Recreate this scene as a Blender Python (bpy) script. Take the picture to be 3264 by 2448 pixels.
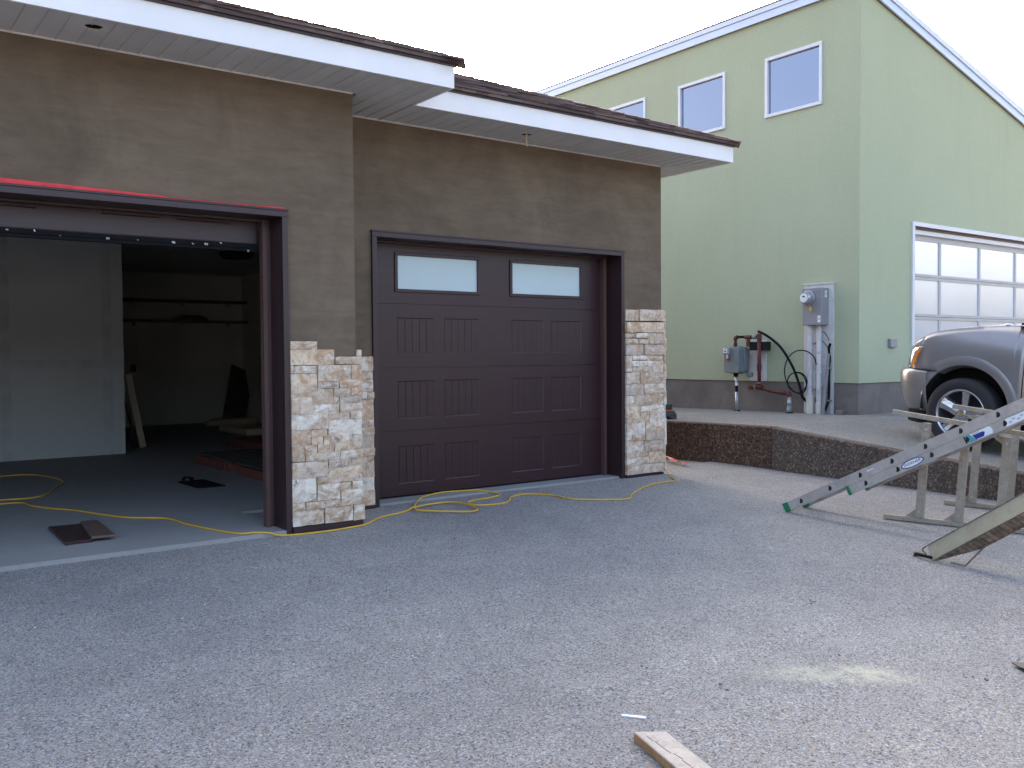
import bpy, bmesh, math, random
from mathutils import Vector, Matrix
random.seed(7)
R = math.radians
scn = bpy.context.scene
for o in list(bpy.data.objects): bpy.data.objects.remove(o)

# ---------------------------------------------------------------- camera
YAW, PITCH, ROLL = R(53.243), R(1.857), R(-0.41)
fw = Vector((math.cos(YAW)*math.cos(PITCH), math.sin(YAW)*math.cos(PITCH), -math.sin(PITCH)))
r0 = Vector((math.sin(YAW), -math.cos(YAW), 0)); u0 = r0.cross(fw)
rt = math.cos(ROLL)*r0 + math.sin(ROLL)*u0; upv = -math.sin(ROLL)*r0 + math.cos(ROLL)*u0
cd = bpy.data.cameras.new('camera'); cam = bpy.data.objects.new('camera', cd); scn.collection.objects.link(cam)
cam.matrix_world = Matrix(((rt.x, upv.x, -fw.x, 0), (rt.y, upv.y, -fw.y, 0), (rt.z, upv.z, -fw.z, 1.34), (0, 0, 0, 1)))
cd.sensor_width = 36; cd.lens = 36*2932.3/3264; cd.clip_start = .05; cd.clip_end = 2000
scn.camera = cam
# ---------------------------------------------------------------- sky, sun, exposure
SUN_EL, SUN_AZ = R(17), R(33)          # azimuth measured from +Y towards +X
w = bpy.data.worlds.new('World'); scn.world = w; w.use_nodes = True
nt = w.node_tree; bg = nt.nodes['Background']
sky = nt.nodes.new('ShaderNodeTexSky'); sky.sky_type = 'NISHITA'; sky.sun_disc = False
sky.sun_elevation = SUN_EL; sky.sun_rotation = SUN_AZ; sky.dust_density = 7.0; sky.air_density = .6; sky.ozone_density = 0
nt.links.new(sky.outputs[0], bg.inputs[0]); bg.inputs[1].default_value = .15
sd = bpy.data.lights.new('sun', 'SUN'); sun = bpy.data.objects.new('sun', sd); scn.collection.objects.link(sun)
sd.energy = 2.6; sd.angle = R(.5); sd.color = (1, .9, .76)
sdir = Vector((math.sin(SUN_AZ)*math.cos(SUN_EL), math.cos(SUN_AZ)*math.cos(SUN_EL), math.sin(SUN_EL)))
sun.rotation_euler = (-sdir).to_track_quat('-Z', 'Y').to_euler(); sun.location = (20, 25, 20)
scn.view_settings.view_transform = 'Standard'; scn.view_settings.look = 'None'
scn.view_settings.exposure = 2.92; scn.view_settings.gamma = 1; scn.view_settings.use_curve_mapping = False

# ---------------------------------------------------------------- helpers
COL = scn.collection
def setp(o, label=None, cat=None, group=None, kind=None):
    for k, v in (('label', label), ('category', cat), ('group', group), ('kind', kind)):
        if v: o[k] = v
    return o
def thing(name, loc, label, cat, group=None):
    o = bpy.data.objects.new(name, None); COL.objects.link(o); o.location = loc; o.empty_display_size = .2
    return setp(o, label, cat, group)
def parent_to(o, p):
    """every object's matrix_basis is its world matrix; the inverse cancels the parent's"""
    o.parent = p; o.matrix_parent_inverse = p.matrix_basis.inverted()
def obj(name, bm, mat, parent=None, smooth=False, bevel=0, label=None):
    me = bpy.data.meshes.new(name)
    bmesh.ops.recalc_face_normals(bm, faces=bm.faces[:])
    bm.to_mesh(me); bm.free()
    if smooth: me.polygons.foreach_set('use_smooth', [True]*len(me.polygons))
    me.materials.append(mat)
    o = bpy.data.objects.new(name, me); COL.objects.link(o)
    if parent is not None: parent_to(o, parent)
    if bevel:
        b = o.modifiers.new('bevel', 'BEVEL'); b.width = bevel; b.segments = 2; b.limit_method = 'ANGLE'; b.angle_limit = R(40)
    if label: o['label'] = label
    return o
def inst(name, me, mat_w, parent):
    o = bpy.data.objects.new(name, me); COL.objects.link(o); o.matrix_basis = mat_w
    if parent is not None: parent_to(o, parent)
    return o
def B(): return bmesh.new()
def box(bm, x0, x1, y0, y1, z0, z1):
    v = [bm.verts.new(p) for p in ((x0,y0,z0),(x1,y0,z0),(x1,y1,z0),(x0,y1,z0),(x0,y0,z1),(x1,y0,z1),(x1,y1,z1),(x0,y1,z1))]
    for f in ((3,2,1,0),(4,5,6,7),(0,1,5,4),(1,2,6,5),(2,3,7,6),(3,0,4,7)): bm.faces.new([v[i] for i in f])
    return v
def bxo(name, mat, parent, *d, bevel=0, label=None):
    bm = B(); box(bm, *d); return obj(name, bm, mat, parent, bevel=bevel, label=label)
def obox(bm, c, ax, ay, az, hx, hy, hz):
    """oriented box: centre, unit axes, half sizes"""
    v = []
    for k in (-1, 1):
        for (i, j) in ((-1,-1),(1,-1),(1,1),(-1,1)): v.append(bm.verts.new(Vector(c)+ax*hx*i+ay*hy*j+az*hz*k))
    for f in ((3,2,1,0),(4,5,6,7),(0,1,5,4),(1,2,6,5),(2,3,7,6),(3,0,4,7)): bm.faces.new([v[i] for i in f])
def bar(bm, a, b, wx, wz, upd=(0,0,1)):
    a, b = Vector(a), Vector(b); ax = (b-a).normalized(); ay = Vector(upd).cross(ax).normalized(); az = ax.cross(ay)
    obox(bm, (a+b)/2, ax, ay, az, (b-a).length/2, wx/2, wz/2)
def prism(bm, pts, d):
    """extrude a planar polygon (3-D points) by vector d"""
    d = Vector(d); a = [bm.verts.new(p) for p in pts]; b = [bm.verts.new(Vector(p)+d) for p in pts]
    bm.faces.new(a); bm.faces.new(b[::-1])
    n = len(pts)
    for i in range(n): bm.faces.new((a[i], b[i], b[(i+1) % n], a[(i+1) % n]))
def tube(bm, pts, r, n=8, cap=True):
    pts = [Vector(p) for p in pts]; rings = []
    t = (pts[1]-pts[0]).normalized(); a = Vector((0,0,1)) if abs(t.z) < .9 else Vector((1,0,0))
    nrm = t.cross(a).normalized()
    for i, p in enumerate(pts):
        t = ((pts[min(i+1,len(pts)-1)]-pts[i]).normalized() + (pts[i]-pts[max(i-1,0)]).normalized())
        if t.length < 1e-6: t = pts[min(i+1,len(pts)-1)]-pts[i]
        t.normalize(); nrm = (nrm - t*nrm.dot(t)).normalized(); bn = t.cross(nrm)
        rr = r[i] if isinstance(r, (list, tuple)) else r
        rings.append([bm.verts.new(p + rr*(math.cos(2*math.pi*k/n)*nrm + math.sin(2*math.pi*k/n)*bn)) for k in range(n)])
    for i in range(len(rings)-1):
        for k in range(n): bm.faces.new((rings[i][k], rings[i][(k+1)%n], rings[i+1][(k+1)%n], rings[i+1][k]))
    if cap: bm.faces.new(rings[0][::-1]); bm.faces.new(rings[-1])
def cyl(bm, a, b, r, n=20, r2=None): tube(bm, [a, b], [r, r if r2 is None else r2], n)
def spline(pts, k=8):
    P = [Vector(p) for p in pts]; out = []
    for i in range(len(P)-1):
        a, b, c, d = P[max(i-1,0)], P[i], P[i+1], P[min(i+2,len(P)-1)]
        for j in range(k):
            t = j/k; out.append(.5*((2*b)+(-a+c)*t+(2*a-5*b+4*c-d)*t*t+(-a+3*b-3*c+d)*t**3))
    out.append(P[-1]); return out
def lathe(bm, prof, c, ax, n=32):
    """prof: (radius, along axis)"""
    ax = Vector(ax).normalized(); a = Vector((0,0,1)) if abs(ax.z) < .9 else Vector((1,0,0))
    e1 = ax.cross(a).normalized(); e2 = ax.cross(e1); rings = []
    for r, h in prof:
        rings.append([bm.verts.new(Vector(c)+ax*h+r*(math.cos(2*math.pi*k/n)*e1+math.sin(2*math.pi*k/n)*e2)) for k in range(n)])
    for i in range(len(rings)-1):
        for k in range(n): bm.faces.new((rings[i][k], rings[i][(k+1)%n], rings[i+1][(k+1)%n], rings[i+1][k]))
def grid(bm, rows):
    V = [[bm.verts.new(p) for p in r] for r in rows]
    for i in range(len(V)-1):
        for j in range(len(V[0])-1): bm.faces.new((V[i][j], V[i][j+1], V[i+1][j+1], V[i+1][j]))
    return V
def boolcut(o, cutter):
    m = o.modifiers.new('cut', 'BOOLEAN'); m.operation = 'DIFFERENCE'; m.object = cutter; m.solver = 'EXACT'
    dg = bpy.context.evaluated_depsgraph_get(); me = bpy.data.meshes.new_from_object(o.evaluated_get(dg)); o.modifiers.remove(m); o.data = me
def text(name, body, size, mw, mat, parent, depth=.0006):
    c = bpy.data.curves.new(name, 'FONT'); c.body = body; c.size = size; c.align_x = 'CENTER'; c.align_y = 'CENTER'; c.extrude = depth; c.offset = 0
    t = bpy.data.objects.new(name, c); COL.objects.link(t); bpy.context.view_layer.update()
    me = bpy.data.meshes.new_from_object(t.evaluated_get(bpy.context.evaluated_depsgraph_get())); bpy.data.objects.remove(t)
    me.materials.clear(); me.materials.append(mat)
    return inst(name, me, mw, parent)

# ---------------------------------------------------------------- materials
def new_mat(name):
    m = bpy.data.materials.new(name); m.use_nodes = True; nt = m.node_tree; p = nt.nodes['Principled BSDF']; return m, nt, p
def nd(nt, t, **kw):
    n = nt.nodes.new(t)
    for k, v in kw.items():
        if k in n.inputs.keys(): n.inputs[k].default_value = v
        else: setattr(n, k, v)
    return n
def ramp(nt, fac, stops, interp='LINEAR'):
    r = nt.nodes.new('ShaderNodeValToRGB'); r.color_ramp.interpolation = interp; e = r.color_ramp.elements
    while len(e) < len(stops): e.new(.5)
    for i, (p, c) in enumerate(stops): e[i].position = p; e[i].color = (*c, 1) if len(c) == 3 else c
    nt.links.new(fac, r.inputs[0]); return r.outputs[0]
def mixc(nt, f, a, b, mode='MIX'):
    m = nt.nodes.new('ShaderNodeMix'); m.data_type = 'RGBA'; m.blend_type = mode
    for i, v in ((0, f), (6, a), (7, b)):
        if hasattr(v, 'is_linked'): nt.links.new(v, m.inputs[i])
        else: m.inputs[i].default_value = v if not isinstance(v, tuple) else ((*v, 1) if len(v) == 3 else v)
    return m.outputs[2]
def coords(nt, scale=(1,1,1), rot=(0,0,0), loc=(0,0,0)):
    t = nt.nodes.new('ShaderNodeTexCoord'); mp = nt.nodes.new('ShaderNodeMapping')
    mp.inputs['Scale'].default_value = scale; mp.inputs['Rotation'].default_value = rot; mp.inputs['Location'].default_value = loc
    nt.links.new(t.outputs['Object'], mp.inputs[0]); return mp.outputs[0]
def noise(nt, vec, scale, detail=4, rough=.55, dist=0):
    n = nd(nt, 'ShaderNodeTexNoise', Scale=scale, Detail=detail, Roughness=rough, Distortion=dist); nt.links.new(vec, n.inputs['Vector']); return n.outputs['Fac']
def bump(nt, p, h, strength=.3, dist=.01):
    b = nd(nt, 'ShaderNodeBump', Strength=strength, Distance=dist); nt.links.new(h, b.inputs['Height']); nt.links.new(b.outputs[0], p.inputs['Normal'])
def sc(c, k): return tuple(min(1, x*k) for x in c)
def simple(name, col, rough=.6, metal=0, var=.12, scale=6, bmp=0, bscale=80, stretch=(1,1,1), spec=.5, coat=0, rnd=0, dirt=None):
    m, nt, p = new_mat(name); v = coords(nt, stretch)
    c = ramp(nt, noise(nt, v, scale), [(.3, sc(col, 1-var)), (.7, sc(col, 1+var))])
    if dirt:
        c = mixc(nt, ramp(nt, noise(nt, v, scale*2.3, 8, .7), [(.52, (0,0,0)), (.68, (1,1,1))]), c, dirt)
    if rnd:
        oi = nt.nodes.new('ShaderNodeObjectInfo'); hs = nd(nt, 'ShaderNodeHueSaturation')
        mr = nd(nt, 'ShaderNodeMapRange'); mr.inputs[3].default_value = 1-rnd; mr.inputs[4].default_value = 1+rnd
        nt.links.new(oi.outputs['Random'], mr.inputs[0]); nt.links.new(mr.outputs[0], hs.inputs['Value']); nt.links.new(c, hs.inputs['Color']); c = hs.outputs[0]
    nt.links.new(c, p.inputs['Base Color'])
    p.inputs['Roughness'].default_value = rough; p.inputs['Metallic'].default_value = metal
    p.inputs['Specular IOR Level'].default_value = spec; p.inputs['Coat Weight'].default_value = coat; p.inputs['Coat Roughness'].default_value = .05
    if bmp: bump(nt, p, noise(nt, v, bscale, 6), bmp, .004)
    return m

def m_aggregate(name, cols, scale, tint, overspray=False, mortar=.75):
    m, nt, p = new_mat(name); v = coords(nt)
    # small irregular pebbles: two sizes of voronoi cells, each with its own colour
    wv = nd(nt, 'ShaderNodeVectorMath', operation='ADD'); nz = nd(nt, 'ShaderNodeTexNoise', Scale=scale*.7, Detail=2)
    nt.links.new(v, nz.inputs['Vector']); ms = nd(nt, 'ShaderNodeVectorMath', operation='SCALE'); ms.inputs['Scale'].default_value = .6/scale
    nt.links.new(nz.outputs['Color'], ms.inputs[0]); nt.links.new(v, wv.inputs[0]); nt.links.new(ms.outputs[0], wv.inputs[1])
    outs = []
    for s in (scale, scale*1.9):
        vo = nd(nt, 'ShaderNodeTexVoronoi', Scale=s); nt.links.new(wv.outputs[0], vo.inputs['Vector'])
        sp = nt.nodes.new('ShaderNodeSeparateColor'); nt.links.new(vo.outputs['Color'], sp.inputs[0]); outs.append((vo, sp))
    n = len(cols)
    c1 = ramp(nt, outs[0][1].outputs[0], [(i/n, c) for i, c in enumerate(cols)], 'CONSTANT')
    c2 = ramp(nt, outs[1][1].outputs[1], [(i/n, sc(c, .92)) for i, c in enumerate(cols)], 'CONSTANT')
    pick = ramp(nt, outs[0][1].outputs[2], [(.5, (0,0,0)), (.52, (1,1,1))])
    c = mixc(nt, pick, c1, c2)
    dm = ramp(nt, outs[0][0].outputs['Distance'], [(.4, (1,1,1)), (.95, (mortar, mortar, mortar))])
    c = mixc(nt, 1.0, c, dm, 'MULTIPLY')
    big = ramp(nt, noise(nt, v, .55, 5, .6), [(.3, (.84,.84,.86)), (.7, (1.14,1.13,1.10))])
    c = mixc(nt, 1.0, c, big, 'MULTIPLY')
    med = ramp(nt, noise(nt, v, 4.5, 6, .65), [(.3, (.9,.9,.9)), (.72, (1.08,1.08,1.08))])
    c = mixc(nt, 1.0, c, med, 'MULTIPLY'); c = mixc(nt, 1.0, c, tint, 'MULTIPLY')
    if overspray:
        def patch(loc, rz, sx, sy, lo, hi):
            t = nt.nodes.new('ShaderNodeTexCoord'); mp = nt.nodes.new('ShaderNodeMapping'); mp.vector_type = 'TEXTURE'
            mp.inputs['Location'].default_value = loc; mp.inputs['Rotation'].default_value = (0,0,rz); mp.inputs['Scale'].default_value = (sx, sy, 50)
            nt.links.new(t.outputs['Object'], mp.inputs[0]); ln = nd(nt, 'ShaderNodeVectorMath', operation='LENGTH'); nt.links.new(mp.outputs[0], ln.inputs[0])
            return ramp(nt, ln.outputs['Value'], [(0, (hi,hi,hi)), (.45, (hi*.72,)*3), (1, (lo,lo,lo))])
        a = patch((3.66, 2.28, 0), R(-52), .24, .14, 0, .8); b2 = patch((3.48, 2.40, 0), R(-44), .40, .14, 0, .6)
        ad = nd(nt, 'ShaderNodeMath', operation='MAXIMUM'); nt.links.new(a, ad.inputs[0]); nt.links.new(b2, ad.inputs[1])
        ns = ramp(nt, noise(nt, v, 150, 3, .7), [(.30, (0,0,0)), (.50, (1,1,1))]); ns2 = ramp(nt, noise(nt, v, 16, 4, .6), [(.35, (.25,)*3), (.6, (1,1,1))])
        mu = nd(nt, 'ShaderNodeMath', operation='MULTIPLY'); nt.links.new(ad.outputs[0], mu.inputs[0]); nt.links.new(ns, mu.inputs[1])
        mu2 = nd(nt, 'ShaderNodeMath', operation='MULTIPLY'); nt.links.new(mu.outputs[0], mu2.inputs[0]); nt.links.new(ns2, mu2.inputs[1])
        c = mixc(nt, mu2.outputs[0], c, (.56, .555, .40))
    nt.links.new(c, p.inputs['Base Color']); p.inputs['Roughness'].default_value = .82; p.inputs['Specular IOR Level'].default_value = .35
    bump(nt, p, outs[0][0].outputs['Distance'], -.4, .004)
    return m
def m_stucco():
    m, nt, p = new_mat('stucco_brown'); v = coords(nt)
    h = coords(nt, (.9, .9, 5)); vv = coords(nt, (2.2, 2.2, .9))
    c = ramp(nt, noise(nt, h, 2.2, 9, .68, .4), [(.2, (.128,.095,.066)), (.5, (.154,.118,.083)), (.8, (.180,.140,.102))])
    c = mixc(nt, 1.0, c, ramp(nt, noise(nt, v, 1.5, 8, .68, .6), [(.28, (.74,.725,.71)), (.72, (1.20,1.19,1.16))]), 'MULTIPLY')
    # fine horizontal trowel strokes and a few darker damp patches
    c = mixc(nt, .3, c, ramp(nt, noise(nt, coords(nt, (1.6, 1.6, 9), (0, R(3), 0)), 3.0, 8, .7, .5), [(.3, (.84,.83,.82)), (.7, (1.13,1.13,1.13))]), 'MULTIPLY')
    c = mixc(nt, ramp(nt, noise(nt, coords(nt, (.8,.8,2.2)), 1.7, 7, .7, .8), [(.60, (0,0,0)), (.78, (.6,)*3)]), c, (.092,.066,.05))
    c = mixc(nt, ramp(nt, noise(nt, vv, 1.6, 6, .7), [(.60, (0,0,0)), (.80, (.14,)*3)]), c, (.215,.19,.155))
    nt.links.new(c, p.inputs['Base Color']); p.inputs['Roughness'].default_value = .9; p.inputs['Specular IOR Level'].default_value = .2
    bump(nt, p, noise(nt, coords(nt, (3,3,7)), 7, 8, .7), .15, .010)
    return m
def m_green():
    m, nt, p = new_mat('stucco_green'); v = coords(nt)
    c = ramp(nt, noise(nt, v, .5, 6, .55), [(.3, (.405,.445,.30)), (.7, (.44,.478,.328))])
    c = mixc(nt, 1.0, c, ramp(nt, noise(nt, v, 60, 4, .7), [(.3, (.92,.92,.92)), (.7, (1.06,1.06,1.06))]), 'MULTIPLY')
    c = mixc(nt, ramp(nt, noise(nt, coords(nt, (2.4,2.4,.35)), 1.4, 8, .7), [(.5, (0,0,0)), (.78, (.45,)*3)]), c, (.37,.395,.265))
    nt.links.new(c, p.inputs['Base Color']); p.inputs['Roughness'].default_value = .93; p.inputs['Specular IOR Level'].default_value = .2
    bump(nt, p, noise(nt, v, 110, 3, .7), .5, .006)
    return m
def m_stone():
    m, nt, p = new_mat('ledge_stone'); v = coords(nt)
    oi = nt.nodes.new('ShaderNodeObjectInfo'); ad = nd(nt, 'ShaderNodeVectorMath', operation='ADD'); sc_ = nd(nt, 'ShaderNodeMath', operation='MULTIPLY'); sc_.inputs[1].default_value = 37
    nt.links.new(oi.outputs['Random'], sc_.inputs[0]); nt.links.new(v, ad.inputs[0]); nt.links.new(sc_.outputs[0], ad.inputs[1]); q = ad.outputs[0]
    base = ramp(nt, oi.outputs['Random'], [(0, (.68,.56,.44)), (.16, (.80,.71,.59)), (.33, (.62,.49,.37)), (.5, (.76,.60,.44)), (.66, (.82,.74,.63)), (.83, (.56,.465,.38))], 'CONSTANT')
    c = mixc(nt, 1.0, base, ramp(nt, noise(nt, q, 9, 6, .65, .6), [(.3, (.86,.84,.82)), (.7, (1.12,1.11,1.08))]), 'MULTIPLY')
    c = mixc(nt, ramp(nt, noise(nt, q, 6, 7, .7, 1.2), [(.43, (0,0,0)), (.60, (.85,)*3)]), c, (.47,.285,.15))
    c = mixc(nt, ramp(nt, noise(nt, q, 12, 7, .75, 1.5), [(.53, (0,0,0)), (.66, (.8,)*3)]), c, (.22,.165,.13))
    c = mixc(nt, ramp(nt, noise(nt, q, 15, 8, .8), [(.52, (0,0,0)), (.66, (.85,)*3)]), c, (.80,.755,.68))
    nt.links.new(c, p.inputs['Base Color']); p.inputs['Roughness'].default_value = .85; p.inputs['Specular IOR Level'].default_value = .3
    bump(nt, p, noise(nt, q, 28, 8, .75, .8), .8, .012)
    return m
def m_shingle():
    m, nt, p = new_mat('asphalt_shingle'); v = coords(nt)
    oi = nt.nodes.new('ShaderNodeObjectInfo')
    base = ramp(nt, oi.outputs['Random'], [(0, (.075,.052,.050)), (.25, (.135,.095,.088)), (.5, (.10,.07,.066)), (.75, (.18,.13,.118))], 'CONSTANT')
    c = mixc(nt, 1.0, base, ramp(nt, noise(nt, v, 260, 3, .8), [(.3, (.55,.55,.55)), (.7, (1.5,1.5,1.5))]), 'MULTIPLY')
    nt.links.new(c, p.inputs['Base Color']); p.inputs['Roughness'].default_value = .95
    bump(nt, p, noise(nt, v, 300, 3, .8), .5, .004); return m
def m_shingle_mass():
    m, nt, p = new_mat('asphalt_shingle_far'); v = coords(nt)
    vo = nd(nt, 'ShaderNodeTexVoronoi', Scale=4.0); nt.links.new(v, vo.inputs['Vector'])
    sp = nt.nodes.new('ShaderNodeSeparateColor'); nt.links.new(vo.outputs['Color'], sp.inputs[0])
    c = ramp(nt, sp.outputs[0], [(0, (.075,.052,.05)), (.5, (.12,.085,.078)), (1, (.17,.125,.112))])
    c = mixc(nt, 1.0, c, ramp(nt, noise(nt, v, 260, 3, .8), [(.3, (.55,.55,.55)), (.7, (1.5,1.5,1.5))]), 'MULTIPLY')
    nt.links.new(c, p.inputs['Base Color']); p.inputs['Roughness'].default_value = .95; return m
def m_woodgrain(name, a, b, rough=.45, along='x', rnd=0):
    m, nt, p = new_mat(name)
    s = {'x': (.7, 6, 14), 'y': (6, .7, 14), 'z': (14, 14, .7)}[along]
    c = ramp(nt, noise(nt, coords(nt, s), 3.2, 9, .72, .5), [(.3, a), (.7, b)])
    c = mixc(nt, 1.0, c, ramp(nt, noise(nt, coords(nt), 1.3, 5), [(.3, (.88,)*3), (.7, (1.1,)*3)]), 'MULTIPLY')
    nt.links.new(c, p.inputs['Base Color']); p.inputs['Roughness'].default_value = rough
    bump(nt, p, noise(nt, coords(nt, s), 6, 8, .7), .22, .004); return m
def m_slab():
    m, nt, p = new_mat('garage_slab'); v = coords(nt)
    c = ramp(nt, noise(nt, v, .8, 7, .6), [(.3, (.24,.235,.22)), (.7, (.31,.305,.29))])
    c = mixc(nt, ramp(nt, noise(nt, v, 2.3, 8, .7), [(.55, (0,0,0)), (.75, (.5,)*3)]), c, (.2,.195,.185))
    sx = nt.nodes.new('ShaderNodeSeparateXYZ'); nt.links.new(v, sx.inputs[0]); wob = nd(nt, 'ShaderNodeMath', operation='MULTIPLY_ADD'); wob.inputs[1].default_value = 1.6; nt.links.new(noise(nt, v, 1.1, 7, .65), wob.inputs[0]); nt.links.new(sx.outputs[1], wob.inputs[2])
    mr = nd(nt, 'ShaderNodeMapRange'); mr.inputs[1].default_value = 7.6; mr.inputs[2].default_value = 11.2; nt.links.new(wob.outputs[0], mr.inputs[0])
    c = mixc(nt, mr.outputs[0], c, ramp(nt, noise(nt, v, 14, 7, .75), [(.3, (.15,.145,.14)), (.7, (.25,.24,.225))]))   # slab blends to a darker mottled tone deeper into the garage
    nt.links.new(c, p.inputs['Base Color']); p.inputs['Roughness'].default_value = .7; bump(nt, p, noise(nt, v, 90, 4), .2, .003); return m
def m_glass_reflect(name, col, rough, metal):
    m, nt, p = new_mat(name); v = coords(nt)
    nt.links.new(ramp(nt, noise(nt, v, .7, 3), [(.3, sc(col, .96)), (.7, col)]), p.inputs['Base Color'])
    p.inputs['Roughness'].default_value = rough; p.inputs['Metallic'].default_value = metal
    bump(nt, p, noise(nt, v, 1.2, 2), .02, .02); return m

PEB = [(.075,.08,.092), (.23,.232,.23), (.30,.298,.29), (.17,.178,.195), (.26,.235,.208), (.20,.212,.238), (.35,.345,.335), (.245,.203,.175), (.275,.282,.292), (.14,.132,.126)]
M = {}
M['drive'] = m_aggregate('exposed_aggregate', PEB, 124, (1.22,1.215,1.17), True)
M['drive2'] = m_aggregate('exposed_aggregate_upper', PEB, 124, (1.12,1.10,1.0))
M['stepface'] = m_aggregate('rough_aggregate_face', [(.045,.03,.024), (.13,.078,.052), (.09,.06,.042), (.19,.135,.09), (.06,.045,.04), (.15,.085,.055)], 48, (1.0,.95,.93), mortar=.55)
M['stepface2'] = m_aggregate('grey_aggregate_face', [(.045,.036,.032), (.095,.075,.06), (.075,.06,.052), (.15,.125,.10), (.06,.05,.046), (.12,.085,.065)], 56, (1.45,1.38,1.32), mortar=.6)
M['stucco'] = m_stucco(); M['green'] = m_green(); M['stone'] = m_stone(); M['shingle'] = m_shingle(); M['shingle_far'] = m_shingle_mass()
M['door'] = m_woodgrain('brown_steel_door', (.025,.0085,.0105), (.038,.0145,.0175), .32)
M['bronze'] = simple('brown_metal_trim', (.034,.0165,.0185), .36, 0, .1, 3)
M['bronze_lt'] = simple('brown_jamb_trim', (.085,.045,.038), .5, 0, .1, 3)
M['fascia'] = simple('white_fascia', (.80,.80,.79), .45, 0, .03, 2, .05, 40)
M['soffit'] = simple('white_soffit', (.62,.60,.57), .5, 0, .04, 2, rnd=.04)
M['dark'] = simple('dark_cavity', (.012,.011,.012), .9)
M['frost'] = simple('frosted_glass', (.50,.60,.60), .22, 0, .03, 2, spec=.6)
M['red'] = simple('red_tape', (.62,.03,.035), .5, 0, .2, 9)
M['mortar'] = simple('mortar_bed', (.10,.085,.07), .95, 0, .2, 20)
M['drywall'] = simple('primed_drywall', (.55,.55,.53), .85, 0, .05, 1.2)
M['drywall_d'] = simple('bare_drywall', (.56,.54,.49), .9, 0, .08, 1.2)
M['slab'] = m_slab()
M['concrete'] = simple('foundation_concrete', (.175,.155,.138), .9, 0, .2, 2.2, .4, 60, dirt=(.14,.125,.11))
M['alu_w'] = simple('white_aluminium', (.66,.67,.70), .35, .15, .04, 3)
M['flash'] = simple('pale_metal_flashing', (.56,.61,.72), .35, .35, .04, 2)
M['pane'] = m_glass_reflect('reflective_window_glass', (.24,.27,.34), .02, .95)
M['pane_door'] = m_glass_reflect('mirrored_door_glass', (.97,.98,1.0), .03, .4)
M['grey_box'] = simple('grey_painted_steel', (.27,.27,.29), .5, .1, .06, 4)
M['white_pvc'] = simple('white_conduit', (.58,.58,.60), .5, 0, .08, 5, dirt=(.38,.35,.31))
M['cream_pvc'] = simple('cream_pipe_sleeve', (.62,.59,.50), .6, 0, .08, 6)
M['board_w'] = simple('white_backboard', (.60,.59,.58), .6, 0, .06, 3, dirt=(.48,.45,.42))
M['pipe_red'] = simple('red_oxide_pipe', (.10,.022,.018), .6, .1, .3, 12, .2)
M['gas'] = simple('gas_meter_paint', (.19,.225,.235), .5, .15, .12, 8)
M['galv'] = simple('galvanised_steel', (.42,.43,.44), .4, .7, .15, 20)
M['black'] = simple('black_rubber', (.010,.010,.012), .8, 0, .2, 10, spec=.12)
M['glass_m'] = simple('meter_glass', (.45,.45,.47), .12, .5, .1, 9)
M['yellow'] = simple('yellow_cord', (.62,.36,.03), .5, 0, .1, 10)
M['amber'] = simple('amber_lens', (.85,.22,.01), .25, 0, .05, 10)
M['alu'] = simple('worn_aluminium', (.43,.38,.335), .5, .25, .14, 9, .08, 120, dirt=(.36,.33,.30))
M['alu_d'] = simple('ladder_rung_hollow', (.02,.012,.012), .9)
M['greenplastic'] = simple('green_plastic', (.008,.16,.06), .45, 0, .15, 20)
M['sticker_w'] = simple('white_sticker', (.78,.78,.78), .5, 0, .04, 30, dirt=(.6,.6,.6))
M['sticker_b'] = simple('blue_sticker', (.01,.028,.22), .45, 0, .05, 30)
M['sticker_t'] = simple('teal_sticker', (.07,.30,.33), .45, 0, .08, 30)
M['sticker_k'] = simple('sticker_ink', (.01,.01,.02), .5)
M['trestle'] = simple('tan_painted_steel', (.32,.27,.205), .6, .1, .14, 14, .1, 90, dirt=(.22,.19,.16))
M['ramp'] = simple('olive_painted_steel', (.31,.285,.20), .55, .1, .12, 7, .08, 70, dirt=(.26,.225,.15))
M['rust'] = simple('rusty_steel', (.19,.135,.095), .85, .1, .45, 22, .5, 90, rnd=.3)
M['lumber'] = m_woodgrain('spruce_lumber', (.44,.34,.23), (.56,.46,.33), .75, 'y')
M['lumber_face'] = simple('weathered_lumber', (.47,.42,.36), .8, 0, .15, 14, .2, 60, (1,1,1), dirt=(.36,.30,.25))
M['endgrain'] = simple('lumber_edge', (.34,.19,.08), .8, 0, .2, 20, .2)
M['darkwood'] = simple('dark_boards', (.06,.045,.04), .8, 0, .3, 6)
M['redwood'] = simple('red_stained_pallet', (.14,.04,.032), .8, 0, .3, 9)
M['paint'] = simple('pewter_car_paint', (.285,.275,.278), .30, .5, .03, 3, coat=.8)
M['clear'] = simple('headlight_lens', (.42,.45,.5), .08, .5, .2, 14, coat=1)
M['chrome'] = simple('polished_alloy', (.52,.52,.54), .22, .9, .1, 9)
M['carglass'] = simple('tinted_glass', (.02,.022,.025), .05, 0, .1, 3, spec=.8)
M['tyre'] = simple('tyre_rubber', (.022,.021,.023), .8, 0, .2, 20, .2)
M['gold'] = simple('gold_emblem', (.6,.4,.06), .3, .6, .1, 10)
M['scrap'] = simple('white_scrap', (.75,.75,.74), .7, 0, .06, 30)
M['redscrap'] = simple('red_wrapper', (.5,.02,.04), .5, 0, .2, 30)
M['earth'] = simple('gravel_ground', (.25,.22,.19), .95, 0, .25, 3, .6, 40)
M['asphalt'] = simple('street_asphalt', (.06,.06,.063), .9, 0, .2, 5, .4, 120)
M['tool'] = simple('dark_tool_plastic', (.02,.02,.03), .45, 0, .2, 12)
M['orange'] = simple('orange_plastic', (.5,.12,.03), .5)
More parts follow.
